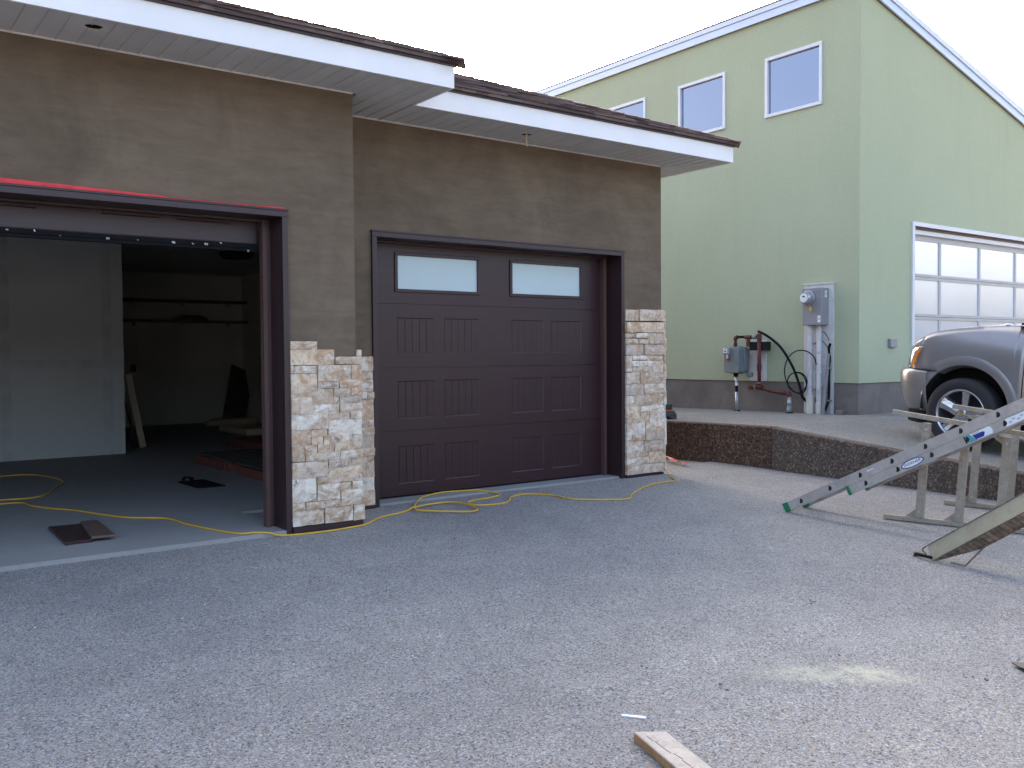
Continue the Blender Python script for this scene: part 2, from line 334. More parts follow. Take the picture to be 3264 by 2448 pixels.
M['roofgreen'] = simple('brown_roof_sheet', (.16,.11,.09), .8, 0, .1, 4)

# ================================================================ THE SETTING
def gz(y): return -.0165*(7.2-y) if y < 7.2 else 0.0
def uz(x, y):
    if y >= 6.7: return .475 - .012*(y-6.7)
    z = .475 - (6.7-y)*(.093+.015*(min(x, 14)-8.73))
    return max(z, gz(y)+.012)
def struct(name, bm, mat, **k): return setp(obj(name, bm, mat, **k), kind='structure')
bm = B(); grid(bm, [[(x, y, -.62) for x in (-400, -30, 30, 400)] for y in (-400, -14, 40, 400)]); struct('ground', bm, M['earth'])
bm = B(); grid(bm, [[(x, y, -.50) for x in (-200, 200)] for y in (-21, -13.0)]); struct('street', bm, M['asphalt'])
bm = B(); ys = [-13, -8, -4, 0, 2, 4, 6, 7.2, 7.6]
grid(bm, [[(x, y, gz(y)) for x in (-14, -6, 0, 4, 8.72)] for y in ys]); struct('driveway', bm, M['drive'])
bm = B(); grid(bm, [[(x, y, -.03+.02*math.sin(x*3+y)) for x in (7.3, 7.8, 8.3, 8.72)] for y in (7.58, 9, 12, 20, 30)]); struct('side_yard', bm, M['earth'])
bm = B(); xs = [8.73, 9.5, 10.5, 11.5, 13, 15, 18, 24]; ys = [-13, -6, -2, 0, 1, 2, 3, 4, 5, 6, 6.4, 6.7, 7.3, 9, 12, 20, 30]
grid(bm, [[(x, y, uz(x, y)) for x in xs] for y in ys]); struct('upper_driveway', bm, M['drive2'])

# stepped concrete edge between the two lots: two cast sections with a joint
rw = thing('retaining_wall', (8.7, 6.7, 0), 'low rough brown exposed aggregate retaining edge between the two driveways', 'retaining wall')
def wall_section(y0, y1, x, label, mt='stepface'):
    bm = B(); n = max(2, int((y1-y0)/.4)); rows = []
    for i in range(n+1):
        y = y0+(y1-y0)*i/n; t = max(uz(8.73, y)+.006, gz(y)+.02)
        rows.append([(x, y, -.25+gz(y)), (x, y, t-.012), (x+.012, y, t), (x+.14, y, t), (x+.14, y, -.25+gz(y))])
    V = grid(bm, rows); bm.faces.new(V[0]); bm.faces.new(V[-1][::-1])
    return obj('wall_section', bm, M[mt], rw, label=label)
wall_section(6.685, 13.5, 8.715, 'taller far section beside the brown house'); wall_section(1.7, 6.655, 8.685, 'long near section stepping down towards the street', 'stepface2')

# ================================================================ BROWN HOUSE WITH TWO GARAGE DOORS
H = thing('garage_house', (3.377, 6.59, 0), 'brown stucco house under construction with two dark garage doors', 'house')
ST = M['stucco']
bm = B()
box(bm, -9, 3.377, 6.59, 6.80, 2.40, 3.43); box(bm, 2.79, 3.377, 6.59, 6.80, -.1, 2.40); box(bm, -9, -2.2, 6.59, 6.80, -.1, 2.40)
box(bm, 3.17, 3.377, 6.80, 7.42, -.1, 3.43)
obj('front_wall', bm, ST, H, label='projecting left wall around the open garage door')
bm = B()
box(bm, 3.377, 7.445, 7.196, 7.42, 2.40, 3.43); box(bm, 3.377, 3.87, 7.196, 7.42, -.1, 2.40); box(bm, 6.84, 7.445, 7.196, 7.42, -.1, 2.40)
box(bm, 7.245, 7.445, 7.42, 18.55, -.1, 3.43); box(bm, -9, 7.245, 18.42, 18.55, -.1, 3.43); box(bm, -9, -8.8, 6.8, 18.42, -.1, 3.43)
obj('front_wall', bm, ST, H, label='recessed right wall around the closed garage door')
# interior
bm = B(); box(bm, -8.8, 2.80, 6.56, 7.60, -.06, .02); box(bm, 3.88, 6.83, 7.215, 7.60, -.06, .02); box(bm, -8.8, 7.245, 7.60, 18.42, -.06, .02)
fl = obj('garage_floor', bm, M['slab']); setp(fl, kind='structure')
pw_ = bxo('partition_wall', M['drywall'], H, -8.8, 3.27, 13.22, 13.36, .02, 2.95, label='pale primed wall inside the open garage')
for x in (-.6, .62, 1.84, 3.06): bxo('drywall_joint', simple('joint_compound', (.50,.50,.485), .8) if x < -.5 else bpy.data.materials['joint_compound'], pw_, x-.06, x+.06, 13.2185, 13.2199, .02, 2.949)
bxo('drywall_joint', bpy.data.materials['joint_compound'], pw_, -8.8, 3.269, 13.2172, 13.2184, 1.20, 1.31)
bxo('back_wall', M['drywall_d'], H, 3.27, 6.85, 18.30, 18.42, .02, 2.95)
bxo('inner_side_wall', M['drywall_d'], H, 6.83, 7.245, 7.60, 18.30, .02, 2.95)
bxo('inner_partition_end', M['drywall_d'], H, 3.15, 3.268, 13.36, 18.30, .02, 2.95)
bxo('garage_ceiling', M['drywall_d'], H, -8.8, 7.245, 7.43, 18.42, 2.95, 3.05)
bxo('rim_board', M['drywall_d'], H, -8.8, 3.16, 6.80, 7.43, 2.98, 3.05)
for z in (2.02, 2.41):
    s = bxo('shelf', simple('dull_shelf_board', (.13,.10,.09), .8, 0, .2, 5), H, 4.2, 6.82, 17.95, 18.30, z-.02, z+.02)
    for x in (4.7, 5.6, 6.5): bxo('bracket', M['drywall_d'], s, x-.012, x+.012, 18.05, 18.299, z-.09, z-.0202)
bxo('wall_outlet', M['tool'], H, 4.64, 4.74, 18.285, 18.30, 1.06, 1.19)
bm = B(); lathe(bm, [(0, 0), (.22, 0), (.26, .05), (.26, .09)], (5.18, 14.07, 2.86), (0,0,1), 24); obj('ceiling_fixture', bm, M['dark'], H)

# ---- stone veneer: every stone a piece of its own
def stone(x0, x1, z0, z1, ywall, parent, rnd, dep=None, axis='y'):
    g = .0010; x0 += g; x1 -= g; z0 += g; z1 -= g
    d = dep if dep else .048 + rnd.random()*.02
    bm = B(); nx, nz = 5, 4; F = []
    for j in range(nz):
        r = []
        for i in range(nx):
            ex = i in (0, nx-1); ez = j in (0, nz-1); tx = i/(nx-1); tz = j/(nz-1)
            dd = d - (.004+rnd.random()*.003 if (ex or ez) else rnd.uniform(-.006, .005))
            jx = 0 if ex else rnd.uniform(-.1, .1); jz = 0 if ez else rnd.uniform(-.1, .1)
            X = x0+(x1-x0)*(tx+jx/(nx-1)) + (rnd.uniform(-.0015, .0015) if ex else 0); Zz = z0+(z1-z0)*(tz+jz/(nz-1)) + (rnd.uniform(-.002, .0015) if ez else 0)
            r.append(bm.verts.new((X, ywall-dd, Zz) if axis == 'y' else (ywall+dd, X, Zz)))
        F.append(r)
    for j in range(nz-1):
        for i in range(nx-1): bm.faces.new((F[j][i], F[j][i+1], F[j+1][i+1], F[j+1][i]))
    rim = F[0][:] + [F[j][-1] for j in range(1, nz)] + F[-1][-2::-1] + [F[j][0] for j in range(nz-2, 0, -1)]
    back = [bm.verts.new((v.co.x, ywall-.004, v.co.z) if axis == 'y' else (ywall+.004, v.co.y, v.co.z)) for v in rim]
    n = len(rim)
    for i in range(n): bm.faces.new((rim[i], back[i], back[(i+1) % n], rim[(i+1) % n]))
    bm.faces.new(back)
    return obj('stone', bm, M['stone'], parent)
STONES_L =[ (2.790,3.028,1.389,1.449),(2.791,3.172,1.268,1.388),(3.175,3.215,1.273,1.329),(3.217,3.408,1.270,1.331),(2.792,2.837,1.206,1.266),(2.839,3.025,1.203,1.265),(3.029,3.306,1.143,1.268),(3.311,3.403,1.148,1.268),(2.791,3.024,1.080,1.203),(3.030,3.207,1.083,1.147),(3.210,3.402,1.084,1.150),(2.792,2.978,1.018,1.084),(2.980,3.159,0.959,1.084),(3.162,3.303,1.022,1.085),(3.306,3.403,1.025,1.086),(3.161,3.208,0.961,1.024),(3.212,3.402,0.960,1.027),(2.791,2.976,0.895,1.022),(2.979,3.204,0.892,0.963),(3.211,3.400,0.898,0.965),(2.789,3.110,0.774,0.901),(3.112,3.295,0.835,0.901),(3.299,3.396,0.840,0.902),(3.111,3.399,0.718,0.841),(2.789,2.967,0.651,0.779),(2.969,3.104,0.717,0.774),(2.970,3.065,0.654,0.717),(3.069,3.309,0.646,0.721),(3.313,3.405,0.658,0.719),(3.312,3.401,0.594,0.661),(2.790,2.912,0.534,0.655),(2.917,3.016,0.591,0.654),(3.019,3.158,0.588,0.657),(3.161,3.308,0.590,0.658),(2.916,3.205,0.532,0.593),(3.207,3.400,0.530,0.597),(2.788,3.105,0.405,0.531),(3.109,3.301,0.469,0.537),(3.304,3.399,0.469,0.535),(3.108,3.398,0.349,0.477),(2.789,3.008,0.222,0.407),(3.011,3.104,0.350,0.405),(3.013,3.203,0.220,0.350),(3.206,3.304,0.283,0.348),(3.306,3.397,0.282,0.349),(3.209,3.399,0.218,0.287),(3.208,3.398,0.162,0.224),(2.788,2.914,0.160,0.222),(2.918,3.208,0.161,0.219),(2.790,3.067,0.041,0.159),(3.074,3.314,0.040,0.160),(3.319,3.416,0.036,0.160) ]
STONES_R =[ (6.838,7.057,1.689,1.809),(7.065,7.396,1.692,1.815),(6.838,7.000,1.562,1.678),(7.008,7.399,1.565,1.680),(6.837,7.000,1.506,1.557),(7.008,7.208,1.507,1.559),(7.212,7.398,1.443,1.560),(6.837,7.056,1.440,1.500),(7.061,7.208,1.443,1.501),(6.837,7.126,1.320,1.437),(7.137,7.395,1.322,1.437),(6.836,6.950,1.142,1.316),(6.959,7.194,1.267,1.318),(7.198,7.391,1.261,1.320),(6.951,7.055,1.198,1.261),(7.060,7.257,1.195,1.260),(7.261,7.391,1.134,1.258),(6.958,7.254,1.135,1.196),(6.836,7.066,1.011,1.136),(7.071,7.394,1.009,1.136),(6.835,7.127,0.887,1.011),(7.136,7.394,0.956,1.010),(7.136,7.394,0.888,0.959),(6.834,6.997,0.769,0.885),(7.001,7.393,0.761,0.891),(6.834,7.064,0.649,0.770),(7.070,7.393,0.705,0.766),(7.070,7.205,0.592,0.713),(7.209,7.396,0.585,0.710),(6.833,7.061,0.585,0.654),(6.833,7.139,0.458,0.591),(7.146,7.393,0.518,0.592),(7.146,7.396,0.391,0.528),(6.833,6.944,0.403,0.464),(6.947,7.142,0.395,0.465),(6.832,7.125,0.333,0.400),(7.134,7.395,0.323,0.401),(6.832,7.125,0.267,0.342),(7.134,7.395,0.267,0.334),(6.832,7.199,0.194,0.279),(7.204,7.400,0.209,0.275),(6.831,7.199,0.141,0.212),(7.204,7.400,0.137,0.221),(6.831,7.067,0.024,0.160),(7.072,7.395,0.006,0.151) ]
STONES_M =[ (3.721,3.832,1.205,1.329),(3.719,3.832,1.125,1.206),(3.718,3.832,1.024,1.126),(3.717,3.766,0.962,1.024),(3.768,3.835,0.961,1.022),(3.716,3.834,0.898,0.961),(3.715,3.835,0.774,0.900),(3.713,3.765,0.713,0.777),(3.768,3.834,0.710,0.776),(3.713,3.834,0.647,0.714),(3.712,3.835,0.525,0.654),(3.710,3.834,0.466,0.531),(3.709,3.833,0.402,0.471),(3.708,3.834,0.277,0.408),(3.707,3.833,0.156,0.283),(3.705,3.835,0.031,0.165) ]

rs = random.Random(3)
v1 = bxo('stone_veneer', M['mortar'], H, 2.80, 3.385, 6.576, 6.592, .045, 1.25, label='stepped stone facing right of the open garage door')
for s in STONES_L: stone(max(s[0], 2.812), s[1], s[2], s[3], 6.592, v1, rs)
for k, (z0, z1) in enumerate([(.04+i*.155, .04+(i+1)*.155) for i in range(8)] + [(1.28, 1.385)]):
    if z1 > 1.3: stone(6.57, 6.75, z0, z1, 3.377, v1, rs, .046, 'x')
    else:
        stone(6.57, 6.80+.03*(k % 2), z0, z1, 3.377, v1, rs, .03+.012*(k % 3 == 0), 'x'); stone(6.80+.03*(k % 2), 7.13, z0, z1, 3.377, v1, rs, .034, 'x')
v2 = bxo('stone_veneer', M['mortar'], H, 3.39, 3.835, 7.182, 7.198, .045, 1.28, label='shaded grey strip of stone left of the closed door')
for s in STONES_M:
    if s[0] < 3.75: stone(3.44, 3.62+rs.random()*.05, s[2], s[3], 7.198, v2, rs) if s[1] < 3.8 else None
    stone(3.44 if (s[0] < 3.75 and s[1] > 3.8) else (s[0] if s[0] > 3.75 else 3.68), s[1], s[2], s[3], 7.198, v2, rs)
v3 = bxo('stone_veneer', M['mortar'], H, 6.87, 7.43, 7.182, 7.198, .03, 1.79, label='full height stone facing right of the closed door')
for s in STONES_R: stone(max(s[0], 6.868), min(s[1]+.045 if s[1] > 7.38 else s[1], 7.47), max(s[2], .03), s[3], 7.198, v3, rs)
for i in range(12): stone(7.15, 7.45, .03+i*.148, .03+(i+1)*.148, 7.445, v3, rs, .025+.02*rs.random(), 'x')
bxo('starter_strip', M['bronze'], H, 2.812, 3.40, 6.535, 6.59, -.02, .036); bxo('starter_strip', M['bronze'], H, 3.43, 3.84, 7.145, 7.196, -.02, .030)
bxo('starter_strip', M['bronze'], H, 6.87, 7.43, 7.145, 7.196, -.02, .024)

# ---- door frames
def frame(name, x0, x1, zt, yf, yb, label):
    """brown metal casing: front flange and deep reveal; x0/x1 clear opening, zt clear head"""
    bm = B(); f = .045
    box(bm, x0-f, x0, yf, yf+.03, -.01, zt); box(bm, x1, x1+f, yf, yf+.03, -.01, zt)
    box(bm, x0-f, x1+f, yf, yf+.03, zt, zt+f)
    o = obj(name, bm, M['bronze'], H, bevel=.003, label=label)
    bm = B()
    box(bm, x0-.02, x0, yf+.03, yb, -.005, zt); box(bm, x1, x1+.02, yf+.03, yb, -.005, zt); box(bm, x0-.02, x1+.02, yf+.03, yb, zt, zt+.02)
    obj('reveal', bm, M['bronze'], o)
    # lip line along the outer edge of the head and ridged weatherstrip trim at the sides
    bxo('drip_cap', M['bronze'], o, x0-f-.004, x1+f+.004, yf-.008, yf+.04, zt+f, zt+f+.012)
    for s, xa in ((-1, x1), (1, x0)):
        for (a, b, dy) in ((0, .018, -.0), (.021, .034, -.012), (.037, .07, -.03)):
            xx = sorted((xa+s*a, xa+s*b)); bxo('weather_trim', M['bronze_lt'], o, xx[0], xx[1], yb+dy, yb+.035, .021, zt-.001)
    bxo('weather_trim', M['bronze'], o, x0+.071, x1-.071, yb-.02, yb+.03, zt-.018, zt-.002)
    return o
fl_ = frame('door_frame', -2.15, 2.765, 2.378, 6.555, 6.80, 'brown metal casing of the open doorway')
fr_ = frame('door_frame', 3.89, 6.817, 2.375, 7.165, 7.40, 'brown metal casing of the closed doorway')
bm = B(); rt_ = random.Random(5); x = -2.2
top = []; 
while x < 2.815:
    top.append((x, 6.548-.004*rt_.random(), 2.452+.010*math.sin(x*2.1)+rt_.uniform(-.0015, .0015)+.006*(1 if x < 1.9 else .1)-.002)); x += .06
rows = [[(a, b, 2.4365) for a, b, c in top], [(a, b-.001, (2.4365+c)/2) for a, b, c in top], [(a, b, c) for a, b, c in top], [(a, 6.59, c+.002) for a, b, c in top]]
grid(bm, rows); tp = obj('masking_tape', bm, M['red'], H, label='strip of red tape above the open doorway')
sm = tp.modifiers.new('solid', 'SOLIDIFY'); sm.thickness = .001

# ---- sectional garage doors: rails, stiles and recessed plank panels are real relief
GX = [4.23, 4.632, 4.741, 5.144, 5.547, 5.95, 6.06, 6.465]
def section(bm, x0, x1, z0, z1, y, panels, wins=()):
    d = .010
    box(bm, x0, x1, y+d, y+.045, z0, z1)
    holes = sorted(list(panels)+list(wins)); e = .005
    if not holes:
        box(bm, x0, x1, y, y+d-.0005, z0+e, z1-e); return
    za, zb = holes[0][2], holes[0][3]
    box(bm, x0, x1, y, y+d-.0005, z0+e, za); box(bm, x0, x1, y, y+d-.0005, zb, z1-e)
    cur = x0
    for (a, b, c, dd) in holes: box(bm, cur, a, y, y+d-.0005, za, zb); cur = b
    box(bm, cur, x1, y, y+d-.0005, za, zb)
    for (a, b, c, dd) in panels:
        i_ = .008; q = .0045; n = 5; wd = (b-a-2*i_)/n
        o4 = [(a, y, c), (b, y, c), (b, y, dd), (a, y, dd)]; i4 = [(a+i_, y+q, c+i_), (b-i_, y+q, c+i_), (b-i_, y+q, dd-i_), (a+i_, y+q, dd-i_)]
        O = [bm.verts.new(p) for p in o4]; I = [bm.verts.new(p) for p in i4]
        for k in range(4): bm.faces.new((O[k], O[(k+1) % 4], I[(k+1) % 4], I[k]))
        for i in range(n):
            xa = a+i_+wd*i; prism(bm, [(xa+.0006, y+.0058, c+i_), (xa+.0028, y+.0034, c+i_), (xa+wd-.0028, y+.0034, c+i_), (xa+wd-.0006, y+.0058, c+i_)], (0, 0, dd-c-2*i_))
D = bxo('garage_door', M['bronze'], H, 3.90, 6.81, 7.475, 7.485, .03, 2.42, label='closed dark brown sectional garage door with two frosted windows')
zs = [(.036, .637), (.637, 1.219), (1.219, 1.809), (1.809, 2.42)]
for k, (a, b) in enumerate(zs):
    bm = B()
    if k < 3:
        c0 = (.146, .747, 1.352)[k]; c1 = (.494, 1.098, 1.685)[k]
        section(bm, 3.90, 6.81, a, b, 7.425, [(GX[2*i], GX[2*i+1], c0, c1) for i in range(4)])
    else:
        section(bm, 3.90, 6.81, a, b, 7.425, [], [(4.235, 5.13, 1.945, 2.26), (5.55, 6.455, 1.945, 2.26)])
    obj('door_section', bm, M['door'], D)
for (a, b) in ((4.235, 5.13), (5.55, 6.455)):
    z0, z1 = 1.945, 2.26
    bxo('window_pane', M['frost'], D, a, b, 7.43, 7.4345, z0, z1)
    bm = B(); t = .027
    box(bm, a-t, b+t, 7.411, 7.4248, z1-.004, z1+t); box(bm, a-t, b+t, 7.411, 7.4248, z0-t, z0+.004); box(bm, a-t, a+.004, 7.411, 7.4248, z0+.004, z1-.004); box(bm, b-.004, b+t, 7.411, 7.4248, z0+.004, z1-.004)
    obj('window_surround', bm, M['door'], D, bevel=.004)
bxo('bottom_seal', M['black'], D, 3.90, 6.81, 7.43, 7.47, .0215, .036)
D2 = bxo('garage_door', M['bronze'], H, -2.14, 2.69, 6.905, 6.915, 2.21, 2.80, label='raised dark brown sectional door above the open doorway')
bm = B(); xx = [(2.484-.404-.529*0, 2.484)]
pn = []; e = 2.484
while e > -2.0: pn.append((e-.403, e, 2.337, 2.68)); pn.append((e-.403-.51, e-.51, 2.337, 2.68)); e -= 1.32
pn = sorted(q for q in pn if q[0] > -2.1); section(bm, -2.14, 2.69, 2.20, 2.80, 6.86, pn); obj('door_section', bm, M['door'], D2)
for k in range(3): bxo('door_section', M['door'], D2, -2.14, 2.69, 7.05+k*.6, 7.05+k*.6+.594, 2.85, 2.895)
bm = B(); box(bm, -2.14, 2.69, 6.858, 6.91, 2.165, 2.199); box(bm, -2.14, 2.69, 6.866, 6.90, 2.14, 2.165); obj('bottom_seal', bm, M['black'], D2, bevel=.004)
rf = random.Random(8); bm = B()
for x, s in ((1.60, .014), (2.05, .014), (2.29, .016), (2.62, .012), (1.15, .007), (1.3, .006), (.98, .006), (2.2, .006), (2.4, .006), (1.8, .005)):
    z = 2.178+rf.uniform(-.012, .012) if x != 2.62 else 2.146
    for q in range(2): obox(bm, (x+rf.uniform(-.01, .01), 6.855, z+rf.uniform(-.004, .004)), Vector((1,0,0)), Vector((0,1,0)), Vector((0,0,1)), s*.5, .004, s*.45)
obj('plaster_crumbs', bm, M['scrap'], D2)

# ---- eaves: fascia, soffit panels, drip edge
SZ = 3.394
def fascia(x0, x1, y0, y1):
    bm = B(); box(bm, x0, x1, y0, y1, SZ, 3.56); return obj('fascia_board', bm, M['fascia'], H, bevel=.003)
fascia(3.952, 7.935, 6.592, 6.614); fascia(7.913, 7.935, 6.6145, 18.98); fascia(-9.2, 3.953, 6.009, 6.031); fascia(3.931, 3.953, 6.0315, 6.5915)
def drip(x0, x1, y0, y1):
    bm = B(); box(bm, x0, x1, y0, y1, 3.5605, 3.604); return obj('drip_edge', bm, M['bronze'], H, bevel=.004)
drip(3.975, 7.957, 6.568, 6.64); drip(7.88, 7.957, 6.6405, 19); 
x = -9.2
while x < 3.97: drip(x, min(x+3.04, 3.975), 5.985, 6.06); x += 3.048
drip(3.90, 3.975, 6.0605, 6.567)
sof = bxo('soffit', M['dark'], H, -9.1, 3.93, 6.032, 7.19, 3.52, 3.53, label='white ribbed soffit under the eaves')
bxo('backing', M['dark'], sof, 3.932, 7.91, 6.616, 7.19, 3.52, 3.53); bxo('backing', M['dark'], sof, 7.45, 7.91, 7.19, 18.9, 3.52, 3.53)
def panel_poly(pts, rib=None):
    bm = B(); prism(bm, [(a, b, SZ+.004) for a, b in pts], (0, 0, .01))
    if rib: prism(bm, [(rib[0]+.001, rib[1], SZ+.0035), (rib[0]+.0045, rib[1], SZ-.002), (rib[0]+.008, rib[1], SZ+.0035)], (0, rib[2]-rib[1], 0))
    return obj('soffit_panel', bm, M['soffit'], sof)
PW, GP = .1275, .0035
cut = []
x = 1.116 - PW*14
while x < 3.92:
    y1 = 6.588 if x+PW < 3.378 else 7.194
    if x < 3.378 < x+PW: y1 = 6.588
    o = panel_poly([(x+GP, 6.033), (min(x+PW, 3.929), 6.033), (min(x+PW, 3.929), y1), (x+GP, y1)], (x+GP, 6.034, y1-.002))
    if abs(x+PW/2-1.40) < .13: cut.append(('a', o))
    x += PW
x = 3.934; n = 0
while x < 7.90:
    xe = min(x+PW, 7.911)
    if xe < 7.44: pts = [(x+GP, 6.616), (xe, 6.616), (xe, 7.194), (x+GP, 7.194)]
    else:
        dg = lambda q: 6.616+(7.911-q)*(7.194-6.616)/(7.911-7.44)
        pts = [(x+GP, 6.616), (xe, 6.616), (xe, max(6.617, dg(xe)-.004)), (x+GP, min(7.194, dg(x+GP)-.004))]
    o = panel_poly(pts, (x+GP, 6.617, pts[3][1]-.002))
    if abs(x+PW/2-5.345) < .13: cut.append(('b', o))
    x += PW
y = 6.64
while y < 12:
    ye = y+PW; dgx = lambda q: 7.911-(q-6.616)*(7.911-7.44)/(7.194-6.616)
    xa = max(7.449, dgx(ye)+.006) if y < 7.2 else 7.449
    xb = max(7.449, dgx(y+GP)+.006) if y < 7.2 else 7.449
    panel_poly([(7.911, y+GP), (7.911, ye), (xa, ye), (xb, y+GP)]); y += PW
for key, (hx, hy) in (('a', (1.40, 6.21)), ('b', (5.345, 6.897))):
    bm = B(); rr = random.Random(2); n = 14
    ring = [(hx+(.056+rr.uniform(-.004, .004))*math.cos(2*math.pi*i/n), hy+(.056+rr.uniform(-.004, .004))*math.sin(2*math.pi*i/n), SZ-.02) for i in range(n)]
    prism(bm, ring, (0, 0, .06)); c = obj('cutter', bm, M['dark'])
    for kk, o in cut:
        if kk == key: boolcut(o, c)
    bpy.data.objects.remove(c)
    bm = B(); lathe(bm, [(.075, 0), (.075, .10)], (hx, hy, SZ+.0145), (0,0,1), 20); obj('light_housing', bm, M['dark'], sof)
bxo('wood_strip', M['lumber'], sof, 5.342, 5.362, 6.905, 6.915, 3.30, 3.45, label='thin wood strip hanging from the soffit hole')
bxo('wall_channel', M['soffit'], sof, -9, 3.376, 6.577, 6.5895, SZ-.006, SZ+.0035); bxo('wall_channel', M['soffit'], sof, 3.39, 7.44, 7.183, 7.1955, SZ-.006, SZ+.0035)

# ---- roof: decks, then shingles laid in courses
PT = .4; Z0 = 3.604
def deck(pts, label=None):
    bm = B(); prism(bm, pts, (0, 0, -.03)); return obj('roof', bm, M['shingle_far'], H, label=label)
zz = lambda d: Z0+PT*d
rmain = deck([(-9.3, 6.55, zz(0)), (7.96, 6.55, zz(0)), (1.71, 12.8, zz(6.25)), (-9.3, 12.8, zz(6.25))], 'brown shingle hip roof of the right wing')
deck([(7.96, 6.551, zz(0)), (7.96, 19.05, zz(0)), (1.71, 12.801, zz(6.25))]); deck([(7.959, 19.05, zz(0)), (-9.3, 19.05, zz(0)), (-9.3, 12.801, zz(6.25)), (1.71, 12.801, zz(6.25))])
rleft = deck([(-9.3, 5.97, zz(0)), (3.98, 5.97, zz(0)), (-2.85, 12.8, zz(6.83)), (-9.3, 12.8, zz(6.83))], 'brown shingle roof of the projecting left wing')
deck([(3.98, 5.971, zz(0)), (3.98, 6.56, zz(0)+.004), (-2.26, 12.8, zz(6.25)+.004), (-2.85, 12.801, zz(6.83))])
deck([(-2.4, 12.8, zz(6.6)), (-2.4, 13.6, zz(6.0)), (-9.3, 13.6, zz(6.0)), (-9.3, 12.8, zz(6.83))])
sl = math.atan(PT); EXP = .14; meshes = []
rg = random.Random(11)
for k in range(6):
    bm = B(); wd = (.16, .20, .26, .30, .33, .38)[k]; L = .20; t = .013
    prism(bm, [(-wd/2, 0, 0), (wd/2, 0, 0), (wd/2, 0, t), (-wd/2, 0, t)], (0, L, 0))
    for v in bm.verts:
        if v.co.y > .1 and v.co.z > .005: v.co.z = .003
        if v.co.y < .01: v.co.x += rg.uniform(-.006, .006); v.co.y += rg.uniform(-.006, .006)
    bmesh.ops.recalc_face_normals(bm, faces=bm.faces[:]); me = bpy.data.meshes.new('shingle'); bm.to_mesh(me); bm.free(); me.materials.append(M['shingle']); meshes.append((wd, me))
rotx = Matrix.Rotation(sl, 4, 'X')
def courses(parent, xl, xr, ye, n0, n1, pieces):
    """pieces: True -> one object per shingle; False -> one joined 'stuff' part"""
    far = None if pieces else B()
    for c in range(n0, n1):
        y = ye-.012+c*EXP*math.cos(sl); z = Z0+PT*(y-ye)+.002+.003*(c % 2); x = xl+rg.random()*-.2; xe = xr-(y-ye)-.03
        while x < xe:
            wd, me = rg.choice(meshes)
            if x+wd > xe+.05: wd, me = meshes[0]
            if x+wd > xe+.06: break
            mw = Matrix.Translation((x+wd/2, y, z+rg.uniform(0, .003))) @ rotx
            if pieces: inst('shingle', me, mw, parent)
            else:
                b2 = B(); b2.from_mesh(me); b2.transform(mw); tmp = bpy.data.meshes.new('t'); b2.to_mesh(tmp); b2.free(); far.from_mesh(tmp); bpy.data.meshes.remove(tmp)
            x += wd+.003
    if not pieces: setp(obj('shingle_field', far, M['shingle_far'], parent), kind='stuff')
courses(rmain, 3.75, 7.96, 6.55, 0, 14, True); courses(rmain, 1.0, 7.96, 6.55, 14, 44, False)
courses(rleft, .9, 3.98, 5.97, 0, 7, True); courses(rleft, -2.5, 3.98, 5.97, 7, 48, False)
# hip caps: bent pieces overlapping up each hip
hv = Vector((-1, 1, PT)).normalized(); side = Vector((1, 1, 0)).normalized(); upn = hv.cross(side).normalized()
if upn.z < 0: upn = -upn
dropv = math.tan(math.atan(PT/math.sqrt(2)))
bm = B(); L = .26
rows = []
for s_ in (-.13, -.065, 0, .065, .13):
    q = -abs(s_)*PT/math.sqrt(2)*1.02; rows.append([(0, s_, q+.016), (L, s_, q+.006)])
grid(bm, rows); rows2 = [[(0, s_, -abs(s_)*PT/math.sqrt(2)*1.02+.002), (L, s_, -abs(s_)*PT/math.sqrt(2)*1.02-.004)] for s_ in (-.13, -.065, 0, .065, .13)]
V2 = grid(bm, rows2); bmesh.ops.remove_doubles(bm, verts=bm.verts[:], dist=1e-6)
bv = bm.verts[:]; 
bmesh.ops.bridge_loops(bm, edges=[e for e in bm.edges if e.is_boundary])
bmesh.ops.recalc_face_normals(bm, faces=bm.faces[:]); capme = bpy.data.meshes.new('hip_cap'); bm.to_mesh(capme); bm.free(); capme.materials.append(M['shingle'])
for par, cx, cy, n in ((rmain, 7.96, 6.55, 44), (rleft, 3.98, 5.97, 20)):
    for i in range(n):
        p = Vector((cx, cy, Z0)) + hv*(i*.145-.03) + upn*(.013+.002*(i % 2))
        mw = Matrix(((hv.x, side.x, upn.x, p.x), (hv.y, side.y, upn.y, p.y), (hv.z, side.z, upn.z, p.z), (0,0,0,1)))
        inst('hip_cap', capme, mw, par)
# ================================================================ GREEN HOUSE
GXW, GYW = 11.392, 7.278
N = thing('green_house', (GXW, GYW, .45), 'tall green stucco house with sloping white trimmed roof and glass garage door', 'house')
Wn = [(7.872, 8.856), (9.616, 10.602), (11.36, 12.346)]; WZ = (4.842, 5.728)
def gtop(x): return 6.30-.2575*(x-GXW)
bm = B(); YB = 21; t = .25
